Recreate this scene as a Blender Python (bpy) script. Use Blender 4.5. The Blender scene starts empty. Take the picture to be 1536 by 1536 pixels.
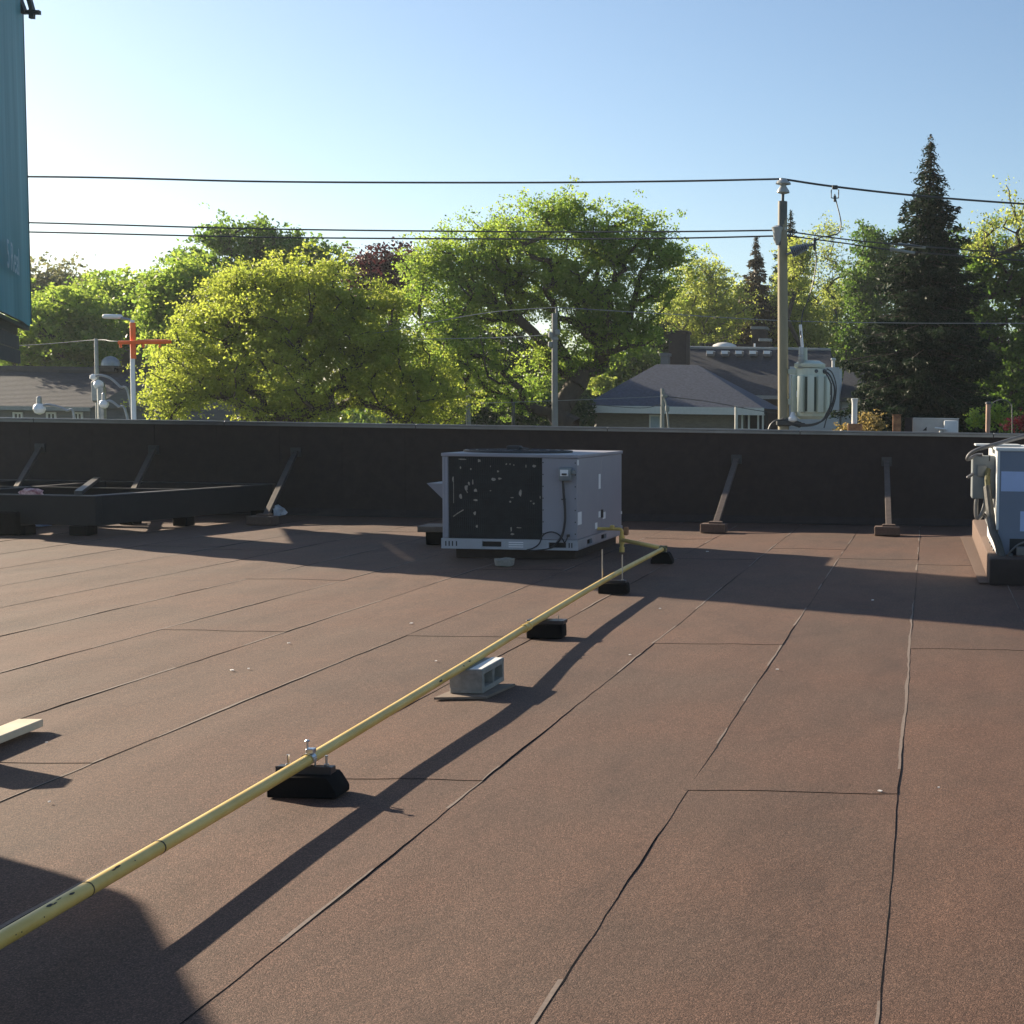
import bpy, bmesh, math, random
import numpy as np
from mathutils import Vector, Matrix, noise

random.seed(7)
RNG = np.random.default_rng(7)
SC = bpy.context.scene
COL = SC.collection

# ------------------------------------------------------------------ camera
# the photograph is the left square of a 16:9 frame: principal point right of centre
F, CX, CY, W = 2050.0, 1365.0, 768.0, 1536.0
EYE = 1.62
_v = Vector(((1394 - CX) / F, (CY - 632) / F, -1.0)).normalized()      # where +Y vanishes
_h = Vector((1.0, -0.0157, 0.0))
_ex = (_h - _v * _h.dot(_v)).normalized()
_ez = _ex.cross(_v)
CAMROT = Matrix((_ex, _v, _ez))            # rows: world axes in camera space -> camera to world
cam_d = bpy.data.cameras.new('camera')
cam = bpy.data.objects.new('camera', cam_d)
COL.objects.link(cam)
cam.matrix_world = Matrix.Translation((0, 0, EYE)) @ CAMROT.to_4x4()
cam_d.sensor_width = 36.0
cam_d.lens = 36.0 * F / W
cam_d.shift_x = -(CX - 768.0) / W
cam_d.clip_start = 0.05
cam_d.clip_end = 6000
SC.camera = cam

# ------------------------------------------------------------------ sky, sun, exposure
LIGHT = Vector((2.38, -1.215, -1.0)).normalized()
SUN_EL = math.asin(-LIGHT.z)
SUN_ROT = math.atan2(-LIGHT.x, -LIGHT.y)
world = bpy.data.worlds.new('World')
SC.world = world
world.use_nodes = True
wn = world.node_tree.nodes
wn.clear()
sky = wn.new('ShaderNodeTexSky')
sky.sky_type = 'NISHITA'
sky.sun_disc = False
sky.sun_elevation = SUN_EL
sky.sun_rotation = SUN_ROT
sky.altitude = 100
sky.air_density = 1.0
sky.dust_density = 0.75
sky.ozone_density = 2.2
bg = wn.new('ShaderNodeBackground')
bg.inputs['Strength'].default_value = 0.060
wo = wn.new('ShaderNodeOutputWorld')
world.node_tree.links.new(sky.outputs[0], bg.inputs['Color'])
world.node_tree.links.new(bg.outputs[0], wo.inputs['Surface'])
sun_d = bpy.data.lights.new('sun', 'SUN')
sun_d.energy = 5.0
sun_d.angle = math.radians(0.53)
sun_d.color = (1.0, 0.84, 0.63)
sun = bpy.data.objects.new('sun', sun_d)
sun.rotation_euler = LIGHT.to_track_quat('-Z', 'Y').to_euler()
sun.location = (-20, 10, 12)
COL.objects.link(sun)
SC.view_settings.view_transform = 'Standard'
SC.view_settings.look = 'None'
SC.view_settings.gamma = 1.0
SC.view_settings.exposure = 1.42
SC.view_settings.use_curve_mapping = False
SC.cycles.max_bounces = 10
SC.cycles.diffuse_bounces = 6
SC.cycles.transparent_max_bounces = 8

# ------------------------------------------------------------------ helpers
EYEV = Vector((0, 0, EYE))
def ray(px, py):
    return CAMROT @ Vector(((px - CX) / F, (CY - py) / F, -1.0))
def at(px, py, Y):
    r = ray(px, py)
    return EYEV + r * (Y / r.y)
def gz(px, py, z=0.0):
    r = ray(px, py)
    return EYEV + r * ((z - EYE) / r.z)
def mpp(Y):
    return Y / F

def lin(c):
    return tuple(((x / 255) / 12.92 if x / 255 < 0.04045 else ((x / 255 + 0.055) / 1.055) ** 2.4) for x in c)

MATS = {}
def mat(name, color, rough=0.6, metal=0.0, var=0.15, scale=8.0, bump=0.0, bscale=60.0, color2=None, spec=0.5,
        streak=None):
    m = bpy.data.materials.new(name)
    m.use_nodes = True
    nt = m.node_tree
    N, L = nt.nodes, nt.links
    p = N['Principled BSDF']
    p.inputs['Roughness'].default_value = rough
    p.inputs['Metallic'].default_value = metal
    p.inputs['Specular IOR Level'].default_value = spec
    tc = N.new('ShaderNodeTexCoord')
    src = tc.outputs['Object']
    if streak:
        mp = N.new('ShaderNodeMapping')
        mp.inputs['Scale'].default_value = streak
        L.new(src, mp.inputs['Vector'])
        src = mp.outputs[0]
    nz = N.new('ShaderNodeTexNoise')
    nz.inputs['Scale'].default_value = scale
    nz.inputs['Detail'].default_value = 6
    nz.inputs['Roughness'].default_value = 0.65
    L.new(src, nz.inputs['Vector'])
    rp = N.new('ShaderNodeValToRGB')
    c = Vector(color)
    c2 = Vector(color2) if color2 else c
    rp.color_ramp.elements[0].position = 0.3
    rp.color_ramp.elements[1].position = 0.7
    rp.color_ramp.elements[0].color = (*(c * (1 - var)), 1)
    rp.color_ramp.elements[1].color = (*(c2 * (1 + var)), 1)
    L.new(nz.outputs['Fac'], rp.inputs[0])
    L.new(rp.outputs[0], p.inputs['Base Color'])
    if bump:
        n2 = N.new('ShaderNodeTexNoise')
        n2.inputs['Scale'].default_value = bscale
        n2.inputs['Detail'].default_value = 4
        L.new(tc.outputs['Object'], n2.inputs['Vector'])
        b = N.new('ShaderNodeBump')
        b.inputs['Strength'].default_value = bump
        b.inputs['Distance'].default_value = 0.01
        L.new(n2.outputs['Fac'], b.inputs['Height'])
        L.new(b.outputs[0], p.inputs['Normal'])
    MATS[name] = m
    return m

class MB:
    """collects shapes into one bmesh"""
    def __init__(self):
        self.bm = bmesh.new()
        self.mi = 0
    def _faces(self, verts):
        s = set()
        for v in verts:
            for f in v.link_faces:
                s.add(f)
        for f in s:
            f.material_index = self.mi
    def box(self, c, s, rot=None, bev=0.0, seg=1):
        m = Matrix.Translation(c)
        if rot is not None:
            m = m @ rot.to_4x4()
        m = m @ Matrix.Diagonal((*s, 1))
        r = bmesh.ops.create_cube(self.bm, size=1.0, matrix=m)
        vs = r['verts']
        self._faces(vs)
        if bev > 0:
            es = list({e for v in vs for e in v.link_edges})
            rb = bmesh.ops.bevel(self.bm, geom=es, offset=bev, segments=seg, profile=0.5, affect='EDGES')
            for f in rb['faces']:
                f.material_index = self.mi
        return self
    def span(self, a, b, **k):
        a, b = Vector(a), Vector(b)
        s = b - a
        return self.box((a + b) / 2, (abs(s.x), abs(s.y), abs(s.z)), **k)
    def beam(self, a, b, w, h, up=(0, 0, 1), bev=0.0):
        a, b = Vector(a), Vector(b)
        d = (b - a)
        ln = d.length
        d.normalize()
        x = d.cross(Vector(up))
        if x.length < 1e-4:
            x = Vector((1, 0, 0))
        x.normalize()
        z = x.cross(d)
        rot = Matrix((x, d, z)).transposed()
        return self.box((a + b) / 2, (w, ln, h), rot=rot, bev=bev)
    def tube(self, pts, r, n=8, cap=True):
        pts = [Vector(p) for p in pts]
        m = len(pts)
        rs = r if isinstance(r, (list, tuple)) else [r] * m
        rings = []
        up = None
        for i, p in enumerate(pts):
            if i == 0:
                t = pts[1] - pts[0]
            elif i == m - 1:
                t = pts[-1] - pts[-2]
            else:
                t = (pts[i + 1] - p).normalized() + (p - pts[i - 1]).normalized()
            if t.length < 1e-9:
                t = Vector((0, 0, 1))
            t.normalize()
            if up is None:
                a = Vector((0, 0, 1)) if abs(t.z) < 0.9 else Vector((1, 0, 0))
                up = (a - t * a.dot(t)).normalized()
            else:
                up = up - t * up.dot(t)
                up = up.normalized() if up.length > 1e-6 else t.orthogonal().normalized()
            s = t.cross(up)
            rings.append([self.bm.verts.new(p + (up * math.cos(q) + s * math.sin(q)) * rs[i])
                          for q in [2 * math.pi * k / n for k in range(n)]])
        for i in range(m - 1):
            for k in range(n):
                f = self.bm.faces.new((rings[i][k], rings[i][(k + 1) % n], rings[i + 1][(k + 1) % n], rings[i + 1][k]))
                f.material_index = self.mi
        if cap:
            for g in (list(reversed(rings[0])), rings[-1]):
                f = self.bm.faces.new(g)
                f.material_index = self.mi
        return self
    def prism(self, poly, vec):
        vec = Vector(vec)
        a = [self.bm.verts.new(Vector(p)) for p in poly]
        b = [self.bm.verts.new(Vector(p) + vec) for p in poly]
        n = len(a)
        fs = [self.bm.faces.new(list(reversed(a))), self.bm.faces.new(b)]
        for i in range(n):
            fs.append(self.bm.faces.new((a[i], a[(i + 1) % n], b[(i + 1) % n], b[i])))
        for f in fs:
            f.material_index = self.mi
        return self
    def lathe(self, c, prof, n=16, axis=(0, 0, 1)):
        c = Vector(c)
        q = Vector((0, 0, 1)).rotation_difference(Vector(axis))
        rings = []
        for (r, z) in prof:
            rings.append([self.bm.verts.new(c + q @ Vector((r * math.cos(2 * math.pi * k / n), r * math.sin(2 * math.pi * k / n), z)))
                          for k in range(n)])
        for i in range(len(rings) - 1):
            for k in range(n):
                f = self.bm.faces.new((rings[i][k], rings[i][(k + 1) % n], rings[i + 1][(k + 1) % n], rings[i + 1][k]))
                f.material_index = self.mi
        for g in (list(reversed(rings[0])), rings[-1]):
            try:
                f = self.bm.faces.new(g)
                f.material_index = self.mi
            except ValueError:
                pass
        return self
    def poly(self, pts):
        f = self.bm.faces.new([self.bm.verts.new(Vector(p)) for p in pts])
        f.material_index = self.mi
        return self

def each(name, mbs, m, parent, **k):
    return [obj(name, b, m, parent, **k) for b in mbs]

def rootloc(o):
    while o.parent:
        o = o.parent
    return o.location.copy()

def obj(name, mb, m, parent=None, smooth=True, ang=35, label=None):
    me = bpy.data.meshes.new(name)
    bm = mb.bm
    bmesh.ops.recalc_face_normals(bm, faces=bm.faces[:])
    if parent is not None:
        bmesh.ops.translate(bm, verts=bm.verts[:], vec=-rootloc(parent))
    bm.to_mesh(me)
    bm.free()
    for x in (m if isinstance(m, (list, tuple)) else [m]):
        me.materials.append(MATS[x] if isinstance(x, str) else x)
    if smooth and len(me.polygons):
        me.polygons.foreach_set('use_smooth', [True] * len(me.polygons))
        me.set_sharp_from_angle(angle=math.radians(ang))
    o = bpy.data.objects.new(name, me)
    COL.objects.link(o)
    if parent is not None:
        o.parent = parent
    if label:
        o['label'] = label
    return o

def tag(o, label, cat, group=None):
    o['label'] = label
    o['category'] = cat
    if group:
        o['group'] = group
    return o
def thing(name, label, cat, loc, group=None):
    o = bpy.data.objects.new(name, None)
    o.empty_display_size = 0.2
    o.location = loc
    COL.objects.link(o)
    return tag(o, label, cat, group)
def struct(o):
    o['kind'] = 'structure'
    return o
def dup(root, loc, label=None, rotz=None):
    c = root.copy()
    COL.objects.link(c)
    c.location = loc
    if rotz is not None:
        c.rotation_euler = (0, 0, rotz)
    if label:
        c['label'] = label
    def kids(o, n):
        for ch in list(o.children):
            k = ch.copy()
            COL.objects.link(k)
            k.parent = n
            kids(ch, k)
    kids(root, c)
    return c
def arc(c, r, a0, a1, u, v, n=8):
    c, u, v = Vector(c), Vector(u), Vector(v)
    return [c + u * (r * math.cos(a0 + (a1 - a0) * i / n)) + v * (r * math.sin(a0 + (a1 - a0) * i / n)) for i in range(n + 1)]
def bez(pts, n=10):
    """smooth curve through points (Catmull-Rom)"""
    p = [Vector(q) for q in pts]
    p = [p[0] * 2 - p[1]] + p + [p[-1] * 2 - p[-2]]
    out = []
    for i in range(1, len(p) - 2):
        for k in range(n):
            t = k / n
            a, b, c, d = p[i - 1], p[i], p[i + 1], p[i + 2]
            out.append(0.5 * ((2 * b) + (c - a) * t + (2 * a - 5 * b + 4 * c - d) * t * t + (3 * b - a - 3 * c + d) * t ** 3))
    out.append(p[-2])
    return out

# ------------------------------------------------------------------ materials
def roof_material():
    m = bpy.data.materials.new('granule_roofing')
    m.use_nodes = True
    nt = m.node_tree
    N, L = nt.nodes, nt.links
    p = N['Principled BSDF']
    p.inputs['Roughness'].default_value = 0.85
    p.inputs['Specular IOR Level'].default_value = 0.35
    tc = N.new('ShaderNodeTexCoord')
    def ns(scale, detail=3, mapscale=None, rough=0.5):
        n = N.new('ShaderNodeTexNoise')
        n.inputs['Scale'].default_value = scale
        n.inputs['Detail'].default_value = detail
        n.inputs['Roughness'].default_value = rough
        if mapscale:
            mp = N.new('ShaderNodeMapping')
            mp.inputs['Scale'].default_value = mapscale
            L.new(tc.outputs['Object'], mp.inputs['Vector'])
            L.new(mp.outputs[0], n.inputs['Vector'])
        else:
            L.new(tc.outputs['Object'], n.inputs['Vector'])
        return n
    def ramp(node, stops):
        r = N.new('ShaderNodeValToRGB')
        while len(r.color_ramp.elements) < len(stops):
            r.color_ramp.elements.new(0.5)
        for e, (pos, c) in zip(r.color_ramp.elements, stops):
            e.position = pos
            e.color = (*c, 1)
        L.new(node.outputs[0], r.inputs[0])
        return r
    def mix(a, b, fac, mode='MULTIPLY'):
        x = N.new('ShaderNodeMix')
        x.data_type = 'RGBA'
        x.blend_type = mode
        x.inputs[0].default_value = fac
        L.new(a, x.inputs[6])
        L.new(b, x.inputs[7])
        return x.outputs[2]
    vor = N.new('ShaderNodeTexVoronoi')
    vor.inputs['Scale'].default_value = 260
    L.new(tc.outputs['Object'], vor.inputs['Vector'])
    sep = N.new('ShaderNodeSeparateColor')
    L.new(vor.outputs['Color'], sep.inputs[0])
    gr = N.new('ShaderNodeValToRGB')
    st = [(0.0, (0.038, 0.021, 0.0142)), (0.35, (0.071, 0.040, 0.0275)), (0.7, (0.098, 0.056, 0.039)), (0.95, (0.16, 0.095, 0.067))]
    while len(gr.color_ramp.elements) < 4:
        gr.color_ramp.elements.new(0.5)
    for e, (pos, c) in zip(gr.color_ramp.elements, st):
        e.position = pos
        e.color = (*c, 1)
    L.new(sep.outputs[0], gr.inputs[0])
    big = ramp(ns(0.55, 5, rough=0.6), [(0.3, (0.80, 0.86, 0.90)), (0.7, (1.16, 1.02, 0.96))])
    med = ramp(ns(5.0, 5, (1, 0.35, 1), 0.65), [(0.25, (0.80, 0.80, 0.80)), (0.75, (1.2, 1.2, 1.2))])
    fine = ramp(ns(45, 3), [(0.3, (0.82, 0.82, 0.82)), (0.7, (1.18, 1.18, 1.18))])
    stain = ns(1.1, 7, (1, 0.6, 1), 0.7)
    stain.inputs['Distortion'].default_value = 0.9
    st_ = ramp(stain, [(0.36, (0.74, 0.74, 0.77)), (0.46, (1, 1, 1)), (0.60, (1, 1, 1)), (0.70, (1.16, 1.14, 1.12))])
    c = mix(gr.outputs[0], big.outputs[0], 1.0)
    c = mix(c, st_.outputs[0], 0.65)
    oi = N.new('ShaderNodeObjectInfo')
    orp = N.new('ShaderNodeValToRGB')
    orp.color_ramp.elements[0].color = (0.95, 0.955, 0.965, 1)
    orp.color_ramp.elements[1].color = (1.05, 1.035, 1.02, 1)
    L.new(oi.outputs['Random'], orp.inputs[0])
    c = mix(c, orp.outputs[0], 1.0)
    c = mix(c, med.outputs[0], 0.8)
    c = mix(c, fine.outputs[0], 0.5)
    L.new(c, p.inputs['Base Color'])
    b = N.new('ShaderNodeBump')
    b.inputs['Strength'].default_value = 0.55
    b.inputs['Distance'].default_value = 0.002
    L.new(vor.outputs['Distance'], b.inputs['Height'])
    b.invert = True
    b2 = N.new('ShaderNodeBump')
    b2.inputs['Strength'].default_value = 0.35
    b2.inputs['Distance'].default_value = 0.008
    L.new(ns(14, 4).outputs[0], b2.inputs['Height'])
    L.new(b.outputs[0], b2.inputs['Normal'])
    L.new(b2.outputs[0], p.inputs['Normal'])
    MATS['granule_roofing'] = m
roof_material()
mat('worn_lit_edge', (0.15, 0.115, 0.095), 0.85, var=0.3, scale=60)  # worn lap edge, with the light it catches put into the colour
mat('bitumen', (0.010, 0.009, 0.009), 0.8, spec=0.15, var=0.3, scale=30)
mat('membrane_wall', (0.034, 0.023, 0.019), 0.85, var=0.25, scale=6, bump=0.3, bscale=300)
mat('coping_metal', (0.20, 0.20, 0.205), 0.35, 0.7, var=0.15, scale=3)
mat('pipe_yellow', (0.60, 0.40, 0.085), 0.42, var=0.08, scale=4, color2=(0.66, 0.48, 0.15))
mat('pipe_scuff', (0.05, 0.04, 0.03), 0.7)
mat('black_rubber', (0.005, 0.005, 0.0055), 0.85, spec=0.15, var=0.3, scale=20, bump=0.2, bscale=150)
mat('dark_strut', (0.06, 0.06, 0.065), 0.4, 0.6)
mat('zinc', (0.55, 0.58, 0.62), 0.3, 0.9, var=0.1)
mat('steel_rod', (0.45, 0.43, 0.40), 0.35, 0.8)
mat('unit_beige', (0.25, 0.25, 0.285), 0.5, var=0.05, scale=2, bump=0.03, bscale=20)
mat('unit_rail', (0.33, 0.36, 0.41), 0.4, 0.3, var=0.1, scale=5)
mat('unit_dark', (0.02, 0.02, 0.022), 0.6)
mat('coil_black', (0.014, 0.017, 0.019), 0.6, var=0.4, scale=9, bump=0.2, bscale=80)
mat('coil_worn', (0.30, 0.29, 0.26), 0.7, var=0.3, scale=30)
mat('box_grey', (0.16, 0.185, 0.20), 0.45, 0.1, var=0.06)
mat('white_sticker', (0.72, 0.73, 0.75), 0.5, var=0.04)
mat('cable_black', (0.015, 0.015, 0.02), 0.5)
mat('unit_blue_grey', (0.15, 0.185, 0.25), 0.5, var=0.06, scale=3)
mat('unit_white', (0.58, 0.60, 0.60), 0.45, var=0.07, scale=4)
mat('label_blue', (0.36, 0.46, 0.70), 0.5, var=0.04)
mat('cable_grey', (0.135, 0.135, 0.138), 0.4, 0.2, var=0.15, scale=20)
mat('insul_tan', (0.11, 0.105, 0.045), 0.7, var=0.25, scale=14, bump=0.3, bscale=40)
mat('insul_grey', (0.055, 0.055, 0.05), 0.65, var=0.35, scale=12, bump=0.3, bscale=40)
mat('curb_membrane', (0.11, 0.07, 0.052), 0.9, var=0.2, scale=40, bump=0.4, bscale=400)
mat('concrete_block', (0.25, 0.24, 0.215), 0.9, var=0.2, scale=25, bump=0.5, bscale=180)
mat('plank_wood', (0.62, 0.52, 0.37), 0.6, var=0.12, scale=6, streak=(1, 1, 1), bump=0.1, bscale=50)
mat('old_wood', (0.17, 0.13, 0.10), 0.8, var=0.25, scale=8, bump=0.3, bscale=60)
mat('brace_shaded', (0.05, 0.039, 0.034), 0.8, var=0.25, scale=12)  # brace wood with the shade on the left braces put into the colour
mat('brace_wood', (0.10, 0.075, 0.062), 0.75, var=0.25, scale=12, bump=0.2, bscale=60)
mat('skid_dark', (0.010, 0.0095, 0.010), 0.75, var=0.3, scale=5)
mat('skid_lit_top', (0.065, 0.062, 0.06), 0.5, 0.2, var=0.2, scale=6)
mat('board_grey', (0.05, 0.05, 0.056), 0.7, var=0.2, scale=4)
mat('banner_teal', (0.016, 0.19, 0.215), 0.6, var=0.22, scale=0.7, streak=(1.2, 1.2, 0.15), color2=(0.085, 0.27, 0.335), spec=0.25)
mat('banner_edge', (0.02, 0.045, 0.055), 0.6)
mat('banner_print', (0.30, 0.44, 0.52), 0.6, var=0.1)
mat('bracket_grey', (0.07, 0.075, 0.08), 0.5, 0.5)
mat('plastic_clear', (0.45, 0.46, 0.48), 0.25, var=0.2, scale=20)
mat('rag_red', (0.35, 0.05, 0.07), 0.7, var=0.4, scale=15, color2=(0.6, 0.45, 0.45))
mat('paper_white', (0.7, 0.68, 0.64), 0.7, var=0.1)
mat('pole_concrete', (0.25, 0.225, 0.155), 0.8, var=0.12, scale=4, streak=(1, 1, 0.25), bump=0.1, bscale=30)
mat('sleeve_dark', (0.07, 0.08, 0.08), 0.6, var=0.15, scale=4)
mat('pole_grey', (0.17, 0.18, 0.175), 0.6, var=0.15, scale=4)
mat('porcelain', (0.35, 0.37, 0.37), 0.3, var=0.1)
mat('porcelain_dark', (0.16, 0.18, 0.22), 0.3, var=0.1)
mat('transformer_paint', (0.50, 0.55, 0.47), 0.45, var=0.10, scale=3, streak=(2, 2, 0.3))
mat('transformer_dark', (0.05, 0.075, 0.06), 0.6, var=0.3, scale=4)
mat('wire_dark', (0.03, 0.035, 0.04), 0.5)
mat('wire_grey', (0.22, 0.24, 0.24), 0.5)
mat('orange_sleeve', (0.90, 0.15, 0.025), 0.45, var=0.1, scale=4)
mat('lamp_white', (0.75, 0.77, 0.8), 0.3, var=0.05)
mat('lamp_grey', (0.30, 0.32, 0.34), 0.4, 0.5)
mat('shingle_grey', (0.054, 0.070, 0.108), 0.9, var=0.6, scale=7, streak=(1, 2, 4), bump=0.4, bscale=6)
mat('shingle_dark', (0.028, 0.034, 0.050), 0.9, var=0.6, scale=6, streak=(1, 2, 4), bump=0.4, bscale=6)
mat('brick_tan', (0.17, 0.15, 0.125), 0.9, var=0.2, scale=5, streak=(1, 1, 3))
mat('brick_dark', (0.032, 0.023, 0.022), 0.9, var=0.3, scale=6)
mat('trim_white', (0.62, 0.62, 0.60), 0.6, var=0.06)
mat('siding_white', (0.50, 0.52, 0.54), 0.6, var=0.06, scale=3, streak=(0.3, 0.3, 6))
mat('siding_grey', (0.13, 0.135, 0.145), 0.7, var=0.15, scale=2, streak=(0.3, 0.3, 6))
mat('glass_dark', (0.02, 0.03, 0.035), 0.1, var=0.1)
mat('pane_pale', (0.30, 0.38, 0.46), 0.2, var=0.1)
mat('roof_tar', (0.05, 0.05, 0.052), 0.8, var=0.2)
mat('dome_acrylic', (0.62, 0.62, 0.60), 0.35, var=0.05)
mat('rust', (0.22, 0.095, 0.05), 0.8, var=0.4, scale=9, color2=(0.30, 0.15, 0.07))
mat('rust_pipe', (0.33, 0.20, 0.14), 0.6, var=0.35, scale=9, streak=(1, 1, 0.3))
mat('duct_grey', (0.40, 0.40, 0.39), 0.45, 0.2, var=0.08)
mat('asphalt', (0.05, 0.05, 0.052), 0.9, var=0.15, scale=3)
mat('lawn', (0.05, 0.085, 0.025), 0.95, var=0.3, scale=0.6)
mat('road_paint', (0.7, 0.7, 0.68), 0.7)
mat('pavement', (0.32, 0.31, 0.29), 0.9, var=0.12, scale=2)
mat('bark', (0.055, 0.042, 0.034), 0.9, var=0.3, scale=8, streak=(1, 1, 0.2))
mat('bark_pale', (0.14, 0.12, 0.09), 0.9, var=0.3, scale=8, streak=(1, 1, 0.2))

def leaf_mat(name, c1, c2, trans=0.45, spec=0.25):
    m = bpy.data.materials.new(name)
    m.use_nodes = True
    nt = m.node_tree
    N, L = nt.nodes, nt.links
    N.clear()
    out = N.new('ShaderNodeOutputMaterial')
    at_ = N.new('ShaderNodeAttribute')
    at_.attribute_name = 'tint'
    rp = N.new('ShaderNodeValToRGB')
    rp.color_ramp.elements[0].color = (*c1, 1)
    rp.color_ramp.elements[1].color = (*c2, 1)
    L.new(at_.outputs['Fac'], rp.inputs[0])
    d = N.new('ShaderNodeBsdfPrincipled')
    d.inputs['Roughness'].default_value = 0.5
    d.inputs['Specular IOR Level'].default_value = spec
    t = N.new('ShaderNodeBsdfTranslucent')
    hs = N.new('ShaderNodeHueSaturation')
    hs.inputs['Hue'].default_value = 0.495
    hs.inputs['Saturation'].default_value = 1.1
    hs.inputs['Value'].default_value = 1.9
    L.new(rp.outputs[0], hs.inputs['Color'])
    L.new(rp.outputs[0], d.inputs['Base Color'])
    L.new(hs.outputs[0], t.inputs['Color'])
    mx = N.new('ShaderNodeMixShader')
    mx.inputs[0].default_value = trans
    L.new(d.outputs[0], mx.inputs[1])
    L.new(t.outputs[0], mx.inputs[2])
    L.new(mx.outputs[0], out.inputs['Surface'])
    MATS[name] = m
leaf_mat('leaf_yellow', (0.165, 0.215, 0.045), (0.27, 0.305, 0.07), 0.62)
leaf_mat('leaf_green', (0.115, 0.19, 0.042), (0.215, 0.275, 0.062), 0.62)
leaf_mat('leaf_mid', (0.045, 0.09, 0.02), (0.095, 0.155, 0.034), 0.5)
leaf_mat('leaf_deep', (0.075, 0.135, 0.032), (0.155, 0.225, 0.05), 0.52)
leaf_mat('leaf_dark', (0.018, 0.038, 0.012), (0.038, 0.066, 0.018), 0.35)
leaf_mat('leaf_pale', (0.17, 0.22, 0.055), (0.29, 0.32, 0.09), 0.58)
leaf_mat('leaf_olive', (0.10, 0.11, 0.05), (0.17, 0.17, 0.09), 0.4)
leaf_mat('leaf_purple', (0.035, 0.012, 0.014), (0.075, 0.022, 0.022), 0.3)
leaf_mat('leaf_red', (0.16, 0.02, 0.03), (0.28, 0.05, 0.05), 0.3)
leaf_mat('leaf_tan', (0.16, 0.13, 0.05), (0.28, 0.22, 0.09), 0.4)
leaf_mat('needle_spruce', (0.010, 0.021, 0.012), (0.026, 0.042, 0.022), 0.2, 0.08)
leaf_mat('needle_brown', (0.045, 0.042, 0.026), (0.09, 0.075, 0.045), 0.2, 0.08)

# ================================================================== large structure
GROUND_Z = -4.5
mb = MB(); mb.box((0, 300, GROUND_Z - 0.25), (3000, 3000, 0.5)); struct(obj('ground', mb, 'lawn'))
mb = MB(); mb.box((0, 28.5, GROUND_Z + 0.002), (1200, 8.0, 0.012)); road = struct(obj('road', mb, 'asphalt'))
for k in range(-12, 8):
    mb = MB(); mb.box((k * 6.0, 28.5, GROUND_Z + 0.010), (3.0, 0.12, 0.006)); obj('lane_marking', mb, 'road_paint', road)
for yy in (23.4, 33.6):
    mb = MB(); mb.box((0, yy, GROUND_Z + 0.06), (1200, 2.0, 0.14), bev=0.02); struct(obj('pavement', mb, 'pavement'))

WALL_Y, WALL_H = 21.25, 1.452
XL, XR = -20.0, 9.0
mb = MB(); mb.span((XL, -6, GROUND_Z), (XR, WALL_Y + 0.3, -0.03)); roof_slab = struct(obj('roof', mb, 'roof_tar'))

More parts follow.
